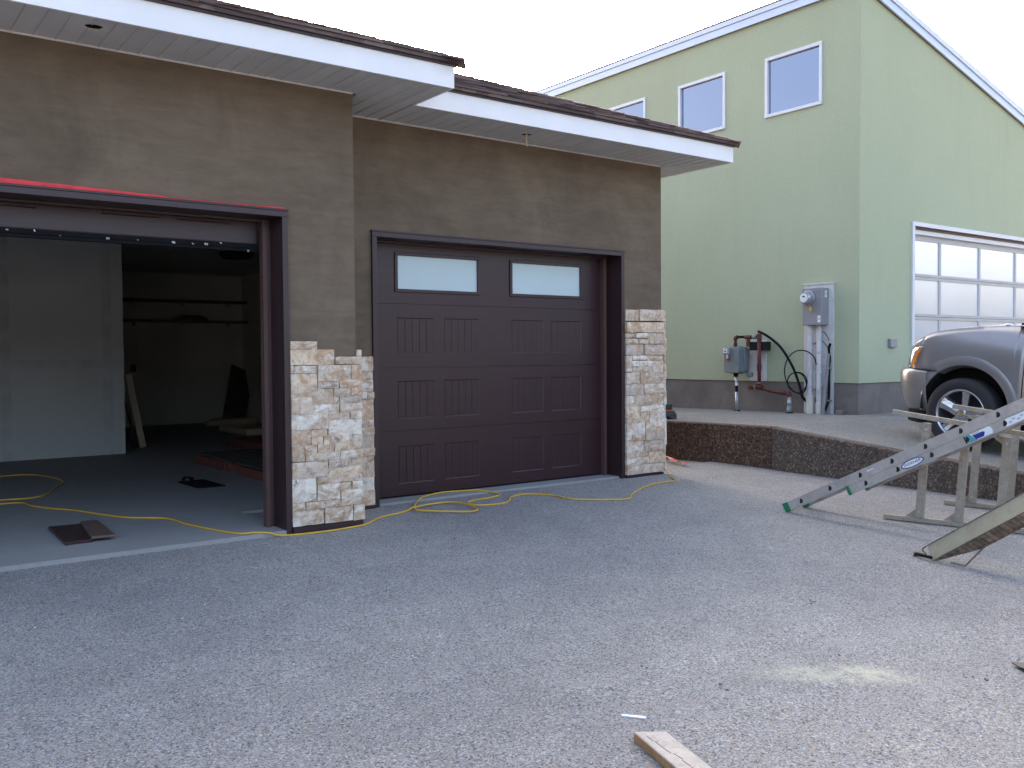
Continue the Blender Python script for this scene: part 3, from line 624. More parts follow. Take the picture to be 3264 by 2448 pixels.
# left wall with three window openings
ycuts = [GYW]
for a, b in Wn: ycuts += [a, b]
ycuts.append(YB)
for i in range(len(ycuts)-1):
    a, b = ycuts[i], ycuts[i+1]
    if i % 2 == 0: box(bm, GXW, GXW+t, a, b, .905, 6.30)
    else: box(bm, GXW, GXW+t, a, b, .905, WZ[0]); box(bm, GXW, GXW+t, a, b, WZ[1], 6.30)
obj('side_wall', bm, M['green'], N)
bm = B(); DX0, DX1, DZ1 = 12.755, 17.62, 3.165; yb = GYW+t; XE = 19.5; x0f = GXW+t
def fw_poly(pts): prism(bm, [(a, GYW, c) for a, c in pts], (0, t, 0))
fw_poly([(x0f, .905), (DX0, .905), (DX0, gtop(DX0)), (x0f, gtop(x0f))]); fw_poly([(DX0, DZ1), (DX1, DZ1), (DX1, gtop(DX1)), (DX0, gtop(DX0))]); fw_poly([(DX1, .905), (XE, .905), (XE, gtop(XE)), (DX1, gtop(DX1))])
obj('front_wall', bm, M['green'], N)
bm = B(); box(bm, XE-t, XE, yb, YB, .905, gtop(XE)); box(bm, x0f, XE-t, YB-t, YB, .905, gtop(XE)); obj('rear_walls', bm, M['green'], N)
bm = B(); box(bm, GXW+.018, GXW+t, GYW+.018, YB, .2, .905); box(bm, GXW+t, DX0, GYW+.018, yb, .2, .905); box(bm, DX1, XE, GYW+.018, yb, .2, .905); obj('foundation', bm, M['concrete'], N)
# roof slab with two-band metal edge
bm = B(); prism(bm, [(GXW-.03, GYW-.03, gtop(GXW)+.14), (XE+.2, GYW-.03, gtop(XE+.2)+.14), (XE+.2, GYW-.03, gtop(XE+.2)-.0), (GXW-.03, GYW-.03, gtop(GXW)-.0)], (0, YB-GYW+.1, 0))
rfg = obj('roof', bm, M['roofgreen'], N)
def edge_side(x0, x1, z0, z1): bxo('metal_edging', M['flash'], rfg, x0, x1, GYW-.055, YB+.1, z0, z1)
edge_side(GXW-.055, GXW-.031, 6.288, 6.40); edge_side(GXW-.075, GXW-.031, 6.402, 6.468)
def edge_front(y0, d0, d1):
    bm = B(); prism(bm, [(GXW-.031, y0, gtop(GXW-.03)+d0), (XE+.2, y0, gtop(XE+.2)+d0), (XE+.2, y0, gtop(XE+.2)+d1), (GXW-.031, y0, gtop(GXW-.03)+d1)], (0, GYW-.031-y0, 0)); obj('metal_edging', bm, M['flash'], rfg)
edge_front(GYW-.055, -.012, .10); edge_front(GYW-.075, .102, .168)
bm = B(); prism(bm, [(GXW-.07, GYW-.07, gtop(GXW)+.172), (XE+.2, GYW-.07, gtop(XE+.2)+.172), (XE+.2, GYW-.07, gtop(XE+.2)+.20), (GXW-.07, GYW-.07, gtop(GXW)+.20)], (0, YB-GYW+.1, 0)); obj('roof_covering', bm, M['roofgreen'], rfg)
for a, b in Wn:
    z0, z1 = WZ; f = .05; bm = B()
    box(bm, GXW-.02, GXW+.06, a, b, z1-f, z1); box(bm, GXW-.03, GXW+.06, a, b, z0, z0+f*.9); box(bm, GXW-.02, GXW+.06, a, a+f*.9, z0+f*.9, z1-f); box(bm, GXW-.02, GXW+.06, b-f, b, z0+f*.9, z1-f)
    wf = obj('window', bm, M['alu_w'], N, bevel=.004); bxo('pane', M['pane'], wf, GXW+.022, GXW+.03, a+f*.9, b-f, z0+f*.9, z1-f)
# glazed garage door
bm = B(); f = .06
box(bm, DX0-.062, DX0, GYW-.03, GYW+.09, .44, DZ1); box(bm, DX1, DX1+.062, GYW-.03, GYW+.09, .44, DZ1); box(bm, DX0-.062, DX1+.062, GYW-.03, GYW+.09, DZ1, DZ1+.06)
dfr = obj('door_frame', bm, M['alu_w'], N, bevel=.004)
bxo('head_reveal', M['bronze_lt'], dfr, DX0, DX1, GYW+.02, GYW+.13, DZ1-.035, DZ1-.001); bxo('head_seal', M['alu_w'], dfr, DX0, DX1, GYW+.045, GYW+.13, DZ1-.10, DZ1-.036)
gd = bxo('garage_door', M['alu_w'], N, DX0, DX1, GYW+.135, GYW+.14, .47, .475, label='white framed glass garage door')
zr = [3.06, 2.43, 1.835, 1.24, .645]; xm = [DX0, 13.70, 14.915, 16.13, 17.345]
xm = [DX0] + [12.63+1.2125*k for k in (1, 2, 3)] + [DX1]; xm[0] = DX0
xm = [DX0, 13.705, 14.918, 16.131, 17.344, DX1]
bm = B(); y0, y1 = GYW+.105, GYW+.15
box(bm, DX0, DX1, y0, y1, 2.985, 3.065)
rails = [(2.405, 2.495), (1.812, 1.902), (1.22, 1.31), (.48, .58)]
for a, b in rails:
    m_ = (a+b)/2; box(bm, DX0, DX1, y0, y1, a, m_-.002); box(bm, DX0, DX1, y0, y1, m_+.002, b)
zc = [(2.495, 2.985), (1.902, 2.405), (1.31, 1.812), (.58, 1.22)]
for a, b in zc:
    for x in xm[1:-1]: box(bm, x-.03, x+.03, y0, y1, a, b)
    box(bm, DX0, DX0+.012, y0, y1, a, b); box(bm, DX1-.05, DX1, y0, y1, a, b)
obj('sash_frame', bm, simple('grey_sash_metal', (.43,.435,.44), .4, .2, .05, 3), gd, bevel=.003)
for a, b in zc:
    for i in range(len(xm)-1): bxo('pane', M['pane_door'], gd, xm[i]+(.03 if i else .012), xm[i+1]-(.03 if i < 4 else .05), y0+.018, y0+.024, a, b)
bxo('wall_box', M['grey_box'], N, 12.10, 12.265, GYW-.05, GYW, 1.40, 1.52, bevel=.006)

# ================================================================ GAS AND ELECTRIC SERVICE
E_ = thing('electric_meter', (11.36, 7.9, .47), 'grey electric meter box on a white backboard with two white conduits', 'electric meter')
gz_ = lambda y: uz(11.3, y)
bb = bxo('backboard', M['board_w'], E_, GXW-.03, GXW-.001, 7.664, 8.143, .462, 2.30)
bxo('board_cap', M['board_w'], bb, GXW-.045, GXW-.001, 7.655, 8.15, 2.301, 2.318)
bm = B(); box(bm, GXW-.20, GXW-.031, 7.735, 8.055, 1.72, 2.242); mb = obj('meter_box', bm, M['grey_box'], E_, bevel=.008)
bxo('cover_lip', M['grey_box'], mb, GXW-.206, GXW-.2005, 7.74, 8.05, 2.19, 2.236)
bm = B(); lathe(bm, [(0, .0), (.099, 0), (.099, .02), (.088, .024), (.086, .09), (.074, .115), (0, .117)], (GXW-.2005, 7.945, 2.105), (-1,0,0), 28); mt = obj('meter', bm, M['glass_m'], E_, smooth=False)
bm = B(); lathe(bm, [(.104, .0), (.106, .004), (.106, .022), (.098, .026)], (GXW-.201, 7.945, 2.105), (-1,0,0), 28); obj('collar', bm, M['galv'], mt)
bm = B(); lathe(bm, [(0, 0), (.066, 0), (.066, .002), (0, .002)], (GXW-.3180, 7.945, 2.105), (-1,0,0), 24); obj('face_plate', bm, M['sticker_w'], mt)
bxo('display', M['sticker_k'], mt, GXW-.3225, GXW-.3205, 7.925, 7.965, 2.113, 2.13)
bm = B(); obox(bm, (GXW-.215, 7.905, 1.94), Vector((1,0,0)), Vector((0,1,0)), Vector((0,0,1)), .008, .018, .026); obj('seal_tag', bm, M['yellow'], mt)
bxo('bracket', M['galv'], mt, GXW-.212, GXW-.2062, 7.89, 7.935, 1.955, 2.0)
bxo('label', M['sticker_w'], mb, GXW-.2018, GXW-.2005, 7.752, 7.80, 1.755, 1.85); bxo('label_ink', M['sticker_k'], mb, GXW-.2030, GXW-.2020, 7.765, 7.78, 1.795, 1.815)
bm = B(); box(bm, GXW-.125, GXW-.08, 7.7335, 7.7347, 2.11, 2.20); obj('side_label', bm, M['sticker_w'], mb)
text('side_lettering', 'X', .06, Matrix(((1,0,0,GXW-.1025),(0,0,1,7.7330),(0,1,0,2.155),(0,0,0,1))), M['greenplastic'], mb)
for y, r, zb in ((7.99, .036, .72), (7.845, .036, .62)):
    bm = B(); cyl(bm, (GXW-.10, y, zb), (GXW-.10, y, 1.72), r, 16); c = obj('conduit', bm, M['white_pvc'], E_, smooth=False)
    for z in (1.62, 1.48 if y > 7.9 else 1.08):
        bm = B(); cyl(bm, (GXW-.10, y, z-.045), (GXW-.10, y, z+.0), r*1.13, 16); obj('coupling', bm, M['white_pvc'], c)
    for z in ((1.46, .80) if y > 7.9 else (.84,)):
        bm = B(); box(bm, GXW-.105, GXW-.031, y-.075, y-.037, z-.012, z+.012); obj('strap', bm, M['galv'], c)
    bm = B(); cyl(bm, (GXW-.10, y, gz_(y)-.03), (GXW-.10, y, zb+.005), .056 if y > 7.9 else .042, 18); obj('pipe_sleeve', bm, M['cream_pvc'], E_)
bm = B(); tube(bm, [(GXW-.06, 7.918, 1.7), (GXW-.06, 7.918, .66)], .007, 8); obj('ground_wire', bm, simple('bare_copper_wire', (.45,.30,.18), .5, .3), E_)
bm = B(); cyl(bm, (GXW-.06, 7.918, .60), (GXW-.06, 7.918, .69), .014, 10); obj('ground_clamp', bm, M['rust'], E_)
# flat grey covers leaning on the board, and black service cable
bm = B(); prism(bm, [(GXW-.10, 7.80, gz_(7.8)), (GXW-.10, 7.745, gz_(7.8)), (GXW-.07, 7.675, 1.31), (GXW-.07, 7.715, 1.33)], (-.02, 0, 0)); prism(bm, [(GXW-.06, 7.73, gz_(7.7)), (GXW-.06, 7.70, gz_(7.7)), (GXW-.05, 7.705, 1.28), (GXW-.05, 7.74, 1.28)], (-.015, 0, 0))
setp(obj('grey_cover_strip', bm, M['grey_box']), 'long grey cover strips leaning beside the right hand conduit', 'cover strip')
bm = B(); tube(bm, spline([(GXW-.07, 7.68, 1.46), (GXW-.07, 7.705, 1.38), (GXW-.075, 7.685, 1.25), (GXW-.07, 7.70, 1.12), (GXW-.07, 7.70, .85), (GXW-.075, 7.705, .66), (GXW-.09, 7.74, .54), (GXW-.10, 7.78, gz_(7.78)+.012)]), [.012]*1+[.018]*8+[.016]*48, 10)
sc_c = setp(obj('service_cable', bm, M['black'], smooth=True), 'thick black cable hanging down right edge of the white backboard', 'cable')
for z in (1.11, .655):
    bm = B(); box(bm, GXW-.10, GXW-.03, 7.675, 7.72, z-.01, z+.01); obj('strap', bm, M['galv'], sc_c)
bm = B(); tube(bm, spline([(GXW-.08, 7.81, 1.62), (GXW-.08, 7.77, 1.62), (GXW-.08, 7.735, 1.57), (GXW-.08, 7.69, 1.50)]), .005, 6); tube(bm, spline([(GXW-.08, 7.80, 1.50), (GXW-.08, 7.75, 1.44), (GXW-.08, 7.71, 1.40)]), .005, 6); obj('tie_wire', bm, M['black'], sc_c)

Gm = thing('gas_meter', (11.3, 9.1, .45), 'grey gas meter with red oxide piping on the green wall', 'gas meter')
bxo('backplate', M['board_w'], Gm, GXW-.012, GXW-.001, 8.822, 9.137, .906, 1.53)
def rounded(bm, y0, y1, z0, z1, xa, xb, r=.05, n=5):
    pts = []
    for (cy, cz, a0) in ((y1-r, z1-r, 0), (y0+r, z1-r, 90), (y0+r, z0+r, 180), (y1-r, z0+r, 270)):
        for k in range(n+1): a = R(a0+90*k/n); pts.append((xa, cy+r*math.cos(a), cz+r*math.sin(a)))
    prism(bm, pts, (xb-xa, 0, 0))
bm = B(); rounded(bm, 9.085, 9.375, 1.03, 1.425, GXW-.33, GXW-.21, .045); rounded(bm, 9.07, 9.39, 1.015, 1.44, GXW-.209, GXW-.192, .05); rounded(bm, 9.085, 9.375, 1.03, 1.425, GXW-.191, GXW-.07, .06)
gb = obj('meter_case', bm, M['gas'], Gm, bevel=.012)
bm = B(); obox(bm, (GXW-.35, 9.30, 1.36), Vector((1,0,0)), Vector((0,1,0)), Vector((0,0,1)), .022, .055, .045); ix = obj('index_cover', bm, M['glass_m'], gb, bevel=.01)
bxo('counter', M['sticker_w'], ix, GXW-.376, GXW-.3725, 9.27, 9.345, 1.335, 1.385); bxo('digits', M['sticker_k'], ix, GXW-.3775, GXW-.3762, 9.285, 9.33, 1.352, 1.366)
bm = B(); cyl(bm, (GXW-.35, 9.285, 1.25), (GXW-.35, 9.285, 1.315), .016, 12); obj('index_stem', bm, M['galv'], gb)
bm = B(); obox(bm, (GXW-.335, 9.275, 1.235), Vector((1,0,0)), Vector((0,1,0)), Vector((0,0,1)), .008, .032, .012); obj('badge', bm, M['redscrap'], gb)
def pipe(pts, r, name='pipe', m='pipe_red', par=None): 
    bm = B(); tube(bm, pts, r, 12); return obj(name, bm, M[m], par or Gm, smooth=True)
def fit(c, ax, r, L, m='pipe_red', name='fitting'):
    bm = B(); a = Vector(ax)*L/2; cyl(bm, Vector(c)-a, Vector(c)+a, r, 14); return obj(name, bm, M[m], Gm)
px = GXW-.2
pipe([(px, 9.255, 1.43), (px, 9.255, 1.545)], .022); pipe(spline([(px, 9.255, 1.53), (px, 9.250, 1.565), (px, 9.215, 1.578)]), .030, 'elbow'); pipe([(px, 9.23, 1.578), (px, 9.02, 1.576)], .019, m='black')
pipe([(px, 9.01, 1.43), (px, 9.01, 1.56)], .024); fit((px, 9.01, 1.57), (0,1,0), .031, .11); fit((px, 9.01, 1.50), (0,0,1), .031, .06); fit((px, 9.255, 1.46), (0,0,1), .031, .05); fit((px, 9.01, 1.46), (0,0,1), .034, .05)
pipe([(px, 8.96, 1.575), (px, 8.80, 1.575)], .02); fit((px, 8.885, 1.575), (0,1,0), .034, .07, 'gas', 'regulator_valve')
pipe([(px, 8.805, 1.60), (px, 8.805, .82)], .027); fit((px, 8.805, 1.56), (0,0,1), .036, .12); fit((px, 8.805, 1.115), (0,0,1), .034, .10); fit((px, 8.805, .885), (0,0,1), .032, .03, 'rust')
bxo('bracket', M['dark'], Gm, GXW-.185, GXW-.013, 8.74, 9.0, 1.37, 1.50)
fit((px, 8.83, .82), (0,1,0), .036, .16); fit((px-.06, 8.90, .815), (1,0,0), .032, .10); fit((px-.03, 8.87, .815), (0,1,0), .034, .04, 'rust')
pipe([(px, 8.82, .82), (px, 8.55, .765), (px, 8.28, .742)], .027); fit((px, 8.42, .755), (0,1,.1), .034, .16); pipe(spline([(px, 8.31, .745), (px, 8.275, .735), (px, 8.264, .69)]), .034, 'elbow')
fit((px, 8.264, .665), (0,0,1), .027, .07, 'galv'); pipe([(px, 8.264, .66), (px, 8.264, .56)], [.028, .036], 'riser', 'galv'); pipe([(px, 8.264, .57), (px, 8.264, gz_(8.26)-.02)], .036, 'riser', 'gas')
bm = B(); lathe(bm, [(.03, 0), (.055, 0), (.05, .012), (.036, .014)], (px, 8.264, gz_(8.26)+.001), (0,0,1), 16); obj('riser_collar', bm, M['black'], Gm)
text('riser_number', '51', .05, Matrix(((0,0,-1,px-.0375),(-1,0,0,8.264),(0,1,0,.515),(0,0,0,1))), M['sticker_w'], Gm)
fit((px-.03, 9.22, 1.0), (0,0,1), .035, .06, 'black'); pipe([(px-.03, 9.215, .98), (px-.03, 9.21, .88), (px-.03, 9.205, .80)], [.03, .018, .016], 'stand_leg', 'galv'); fit((px-.03, 9.208, .86), (0,0,1), .024, .05, 'sticker_w'); fit((px-.03, 9.205, .785), (0,0,1), .022, .10, 'black')
pipe([(px-.03, 9.203, .74), (px-.03, 9.196, gz_(9.2)-.01)], [.028, .022], 'stand_leg', 'galv'); fit((px-.03, 9.196, gz_(9.2)+.008), (0,1,0), .014, .09, 'black', 'foot')
bm = B(); lathe(bm, [(0, 0), (.05, 0), (.055, .02), (.045, .06), (0, .06)], (GXW-.13, 9.04, 1.03), (0,-.3,-1), 16); obj('regulator', bm, M['gas'], Gm)

bm = B(); hx = GXW-.12
tube(bm, spline([(hx-.02, 8.87, 1.655), (hx-.03, 8.74, 1.605), (hx-.035, 8.60, 1.525), (hx-.04, 8.46, 1.42), (hx-.05, 8.34, 1.285), (hx-.05, 8.22, 1.10), (hx-.05, 8.14, .92), (hx-.045, 8.095, .78), (hx-.04, 8.075, .70), (GXW-.10, 8.035, .62)]), .019, 10)
setp(obj('black_pipe_stub', bm, M['black'], smooth=True), 'thick black plastic pipe arching from the white sleeve to the gas pipe', 'pipe')
bm = B(); cx_ = hx-.05; pts = []
for k in range(0, 60):
    a = R(200-k*12.2); rr_ = .17-.0012*k; pts.append((cx_-.0006*k, 8.18+(-rr_)*math.cos(a)*1.0, .90+rr_*math.sin(a)))
big = spline([(cx_, 7.84, 1.16), (cx_, 7.87, 1.26), (cx_, 7.95, 1.33), (cx_, 8.06, 1.365), (cx_, 8.17, 1.355), (cx_, 8.27, 1.30), (cx_, 8.345, 1.20), (cx_, 8.375, 1.08), (cx_, 8.36, .97), (cx_, 8.31, .86), (cx_, 8.22, .775), (cx_, 8.10, .745), (cx_, 8.03, .78), (cx_, 8.0, .86), (cx_, 8.02, .95), (cx_, 8.08, 1.02), (cx_, 8.17, 1.045), (cx_, 8.26, 1.02), (cx_, 8.315, .95), (cx_, 8.315, .87), (cx_, 8.27, .80), (cx_, 8.17, .755), (cx_, 8.08, .77), (cx_, 8.02, .83), (cx_, 7.99, .92), (cx_-.01, 8.02, 1.0), (cx_-.01, 8.10, 1.045), (cx_-.01, 8.19, 1.05)], 6)
tube(bm, big, .0085, 8); setp(obj('cable_coil', bm, M['black'], smooth=True), 'thin black cable looped in a loose coil beside the meter board', 'cable')
bm = B(); prism(bm, [(11.26, 7.55, .46), (11.26, 7.47, .46), (11.26, 7.455, .535), (11.26, 7.56, .53)], (.09, 0, 0)); setp(obj('concrete_chunk', bm, M['concrete'], bevel=.006), 'small pale concrete chunk at the foot of the green house corner', 'rubble')

# ================================================================ THINGS ON THE DRIVEWAY
def ground(pts, dz): return [(x, y, gz(y)+dz) for x, y in pts]
inn = [(-.4,10.8),(.6,11.3),(1.534,11.523),(1.848,11.427),(1.999,10.738),(1.857,10.218),(1.607,9.618),(1.28,9.594),(.9,9.7),(.75,9.5),(1.0,9.25),(1.248,9.35),(1.404,9.284),(1.44,9.05),(1.55,8.78),(1.693,8.528),(1.928,7.924),(2.191,7.633),(2.248,7.234),(2.40,6.68),(2.53,6.60)]
outp = [(2.55,6.60),(2.758,6.56),(3.004,6.463),(3.25,6.485),(3.44,6.545),(3.64,6.71),(4.013,6.867),(4.25,7.1)]
out2 = [(4.672,7.46),(5.047,7.329),(5.133,7.089),(4.977,6.979),(4.729,6.931),(4.621,6.863),(4.619,6.711),(4.853,6.659),(5.0,6.75),(5.133,6.892),(5.346,6.936),(5.503,6.729),(5.512,6.464),(5.776,6.236),(5.953,6.171),(6.169,6.342),(6.601,6.596),(7.001,6.693),(7.13,6.681),(7.332,6.953),(7.52,7.12)]
loop = [(4.013,6.867),(4.228,6.936),(4.467,6.939),(4.538,6.77),(4.489,6.522),(4.375,6.442),(4.232,6.546),(4.047,6.733),(4.05,6.85)]
CR = .0075
P = [(x, y, .02+CR) for x, y in inn] + [(2.62,6.545,.022)] + ground([(2.72,6.515)]+outp[2:-1], CR+.0) + [(4.25,7.13,.012+CR),(4.39,7.27,.02+CR),(4.672,7.40,.02+CR),(4.9,7.36,.02+CR),(5.047,7.29,.02+CR)] + ground(out2[2:], CR)
bm = B(); tube(bm, spline(P, 7), CR, 8); tube(bm, spline([(x, y, gz(y)+CR*2.6) for x, y in loop], 8), CR, 8)
setp(obj('power_cable', bm, M['yellow'], smooth=True), 'long yellow extension cord snaking out of the open garage along the doors', 'cable')

# two-by lumber offcut at the bottom edge
bd = Vector((-.0741, -.23, 0)); u = Vector((-.30, -.954, 0)).normalized(); n_ = Vector((u.y*-1, u.x, 0)); n_ = Vector((.954, -.30, 0)).normalized()
a0 = Vector((2.339, 2.402, 0)); L = 1.1; Wd = .112; zb = gz(2.2)+.001; q = [a0, a0+n_*Wd+u*.035, a0+n_*Wd+u*L, a0+u*L]
bm = B(); prism(bm, [(p.x, p.y, zb) for p in q], (0, 0, .038)); lb = setp(obj('lumber_offcut', bm, M['lumber_face'], bevel=.004), 'weathered two by lumber offcut lying on the driveway at bottom edge', 'lumber')
bm = B(); prism(bm, [tuple(a0+u*s_-n_*.0008+Vector((0,0,zb+z_))) for s_, z_ in ((.003,.004),(L-.003,.004),(L-.003,.034),(.003,.034))], tuple(n_*-.0008)); obj('sawn_edge', bm, M['endgrain'], lb)
bm = B(); rk = random.Random(4)
for k in range(7):
    s_ = .05+.055*k; t_ = .028+.004*k+rk.uniform(-.004, .004); bar(bm, tuple(a0+u*s_+n_*t_+Vector((0,0,zb+.0383))), tuple(a0+u*(s_+.05)+n_*(t_+rk.uniform(0, .012))+Vector((0,0,zb+.0383))), .0022, .0008)
obj('crack', bm, M['dark'], lb)
def flat(name, pts, h, mat, label, cat, group=None):
    bm = B(); prism(bm, [(x, y, gz(y)+.001) for x, y in pts], (0, 0, h)); return setp(obj(name, bm, mat), label, cat, group)
flat('paint_stir_stick', [(2.455,2.590),(2.468,2.600),(2.520,2.535),(2.524,2.522),(2.512,2.515),(2.503,2.527)], .004, M['scrap'], 'flat white plastic strip just beyond the lumber offcut', 'plastic strip')
# trowel with a wooden handle at the right edge
tr = thing('trowel', (4.25, 1.85, gz(1.85)), 'dark steel trowel with wooden handle at the right picture edge', 'trowel')
bm = B(); zt = gz(1.9)+.012; prism(bm, [(4.272,1.955,zt),(4.33,1.90,zt),(4.30,1.62,zt),(4.19,1.62,zt),(4.235,1.90,zt)], (0,0,.006)); obj('blade', bm, M['tool'], tr, bevel=.002)
bm = B(); tube(bm, [(4.255,1.885,zt+.055),(4.25,1.80,zt+.055),(4.24,1.66,zt+.055)], [.012,.017,.014], 12); obj('handle', bm, M['endgrain'], tr, smooth=True)
bm = B(); tube(bm, [(4.255,1.87,zt+.05),(4.26,1.88,zt+.03),(4.26,1.87,zt+.006)], .008, 8); tube(bm, [(4.24,1.68,zt+.05),(4.245,1.68,zt+.006)], .007, 8); obj('shank', bm, M['tool'], tr)
# scattered crumbs
rc = random.Random(21); bm = B()
for k in range(70):
    x = rc.uniform(.5, 7.5); y = rc.uniform(1.9, 6.5); s_ = rc.choice((.001, .0012, .0015, .002, .002, .003)); a = rc.random()*3
    obox(bm, (x, y, gz(y)+s_*.5), Vector((math.cos(a), math.sin(a), 0)), Vector((-math.sin(a), math.cos(a), 0)), Vector((0,0,1)), s_*rc.uniform(.6, 2), s_, s_*.5)
setp(obj('plaster_crumbs', bm, M['scrap']), 'scattered white plaster crumbs on the driveway', 'debris', kind='stuff')
bm = B(); rd2 = random.Random(31)
for (cx, cy, n, sp) in ((4.42, 3.10, 6, .03), (4.55, 2.95, 2, .02), (3.96, 2.02, 4, .03), (4.02, 1.96, 2, .02), (2.9, 2.9, 3, .02), (3.75, 2.5, 2, .02), (5.0, 3.9, 4, .03), (3.0, 2.55, 3, .03)):
    for k in range(n):
        x, y = cx+rd2.gauss(0, sp), cy+rd2.gauss(0, sp); a = rd2.random()*3; q = rd2.uniform(.0012, .004)
        obox(bm, (x, y, gz(y)+.0015), Vector((math.cos(a), math.sin(a), 0)), Vector((-math.sin(a), math.cos(a), 0)), Vector((0,0,1)), q*2, q*.7, .0018)
setp(obj('dirt_crumbs', bm, M['darkwood']), 'small dark clumps of dirt and bark on the driveway', 'debris', kind='stuff')
# red wrapper and power tool by the retaining edge
bm = B(); rq = random.Random(5)
rows = [[(8.45-.07*i+rq.uniform(-.01,.01), 8.05-.13*i+.05*j, .002+abs(math.sin(i*2.1+j*1.3))*.045) for j in range(3)] for i in range(6)]
grid(bm, rows); rw_ = obj('red_wrapper', bm, M['redscrap']); md = rw_.modifiers.new('solid', 'SOLIDIFY'); md.thickness = .002
setp(rw_, 'crumpled red wrapper lying at the foot of the retaining edge', 'wrapper')
tl = thing('power_tool', (9.0, 8.75, uz(9, 8.75)), 'dark power tool case half hidden behind the right stone column', 'tool')
zq = uz(9, 8.75)
bm = B(); prism(bm, [(9.0,8.62,zq),(9.0,8.94,zq),(9.0,8.94,zq+.075),(9.0,8.88,zq+.105),(9.0,8.66,zq+.105),(9.0,8.62,zq+.06)], (.22,0,0)); obj('body', bm, M['tool'], tl, bevel=.01)
bxo('band', M['orange'], tl, 8.995, 9.23, 8.68, 8.96, zq+.106, zq+.122); bm = B(); box(bm, 9.02, 9.20, 8.68, 8.78, zq+.123, zq+.20); box(bm, 9.02, 9.20, 8.80, 8.92, zq+.123, zq+.19); obj('motor', bm, M['tool'], tl, bevel=.01)
bm = B(); prism(bm, [(9.05,8.62,zq+.01),(9.05,8.55,zq+.015),(9.05,8.62,zq+.04)], (.1,0,0)); obj('nozzle', bm, M['tool'], tl)

# ---- inside the open garage
FZ = .02
bm = B(); prism(bm, [(2.93,9.784,FZ+.001),(3.202,9.80,FZ+.001),(3.225,9.19,FZ+.001),(2.96,9.21,FZ+.001)], (0,0,.012)); fg = setp(obj('rubber_mat', bm, M['black']), 'small black mat on the slab in middle of the open garage', 'mat')
bm = B(); tube(bm, spline([(3.0,9.86,FZ+.012),(3.05,9.93,FZ+.03),(3.12,9.9,FZ+.02),(3.08,9.84,FZ+.012)]), .012, 6); obj('strap', bm, M['black'], fg)
bm = B(); prism(bm, [(1.344,7.763,FZ+.001),(1.577,7.745,FZ+.001),(1.499,7.02,FZ+.001),(1.32,7.014,FZ+.001)], (0,0,.022)); setp(obj('panel_offcut', bm, M['door'], bevel=.002), 'dark brown door panel offcut, left of the pair on the slab', 'panel', 'door panel offcuts')
bm = B(); prism(bm, [(1.570,7.748,FZ+.024),(1.69,7.734,FZ+.024),(1.65,7.009,FZ+.024),(1.492,7.018,FZ+.024)], (0,0,.018)); setp(obj('panel_offcut', bm, simple('tan_panel', (.12,.075,.06), .5), bevel=.002), 'lighter reddish brown panel offcut overlapping the dark one', 'panel', 'door panel offcuts')
pl = thing('pallet', (4.3, 10.5, FZ), 'low red stained wooden pallet beside the right jamb of open garage', 'pallet')
for i in range(8): bxo('deck_board', M['darkwood'], pl, 3.70+i*.15, 3.83+i*.15, 9.0, 11.5, FZ+.10, FZ+.125)
for y in (9.0, 10.0, 10.35, 11.4): bxo('runner', M['redwood'], pl, 3.68, 4.9, y, y+(.1 if y != 10.35 else .1), FZ, FZ+.099)
bxo('side_board', M['redwood'], pl, 3.655, 3.679, 9.0, 9.98, FZ, FZ+.1); bxo('side_board', M['redwood'], pl, 3.655, 3.679, 10.44, 11.5, FZ, FZ+.1)
for k, (x0, x1, y0, y1, z) in enumerate(((4.75, 6.2, 11.9, 13.4, .12), (5.6, 6.3, 14.9, 16.2, .10))):
    bxo('x', M['redwood' if k == 0 else 'lumber'], None, x0, x1, y0, y1, FZ, FZ+z); o = bpy.data.objects['x']; o.name = 'board_stack'
    setp(o, ('low dark red board stack at the back right of open garage', 'pale short timber stack near the back wall of open garage')[k], 'board stack')
bm = B()
for k in range(5): y = 17.2+.2*k; bar(bm, (5.7+.1*k, y, FZ+.06), (6.7, y+.15, FZ+.06), .14, .09)
setp(obj('timber_blocks', bm, M['lumber']), 'rough timber lengths along the back wall of open garage', 'timber')
lt = setp(obj('leaning_stud', (lambda b: (bar(b, (3.69,13.95,FZ+.01), (3.40,13.55,1.10), .038, .089, (1,0,.2)), b)[1])(B()), M['lumber']), 'pale wood stud leaning behind the end of the primed wall', 'stud')
bm = B(); prism(bm, [(3.60,13.95,FZ),(3.66,14.0,FZ),(3.40,14.2,1.1),(3.30,13.6,1.1)], (-.02,.02,0)); setp(obj('dark_sheet', bm, M['darkwood']), 'dark sheet leaning beside the pale stud behind primed wall', 'sheet')
for k in range(3):
    a = (6.30+.06*k, 17.6+.02*k, FZ); b = (6.72+.06*k, 18.2, 1.10-.03*k)
    bm = B(); bar(bm, a, b, .36, .03, (0.2,-1,.3)); o = setp(obj('leaning_board', bm, M['darkwood']), ('front dark board of three leaning in the back corner', 'middle dark board of three leaning in the back corner', 'rear dark board of three leaning in the back corner')[k], 'board', 'boards leaning in the corner')
bm = B(); prism(bm, [(5.35,17.95,2.042),(6.05,17.95,2.042),(5.98,17.95,2.10),(5.85,17.95,2.14),(5.55,17.95,2.14),(5.42,17.95,2.09)], (0,.2,0)); setp(obj('shelf_bundle', bm, M['redwood']), 'dull red bundle lying on the lower shelf in garage', 'bundle')

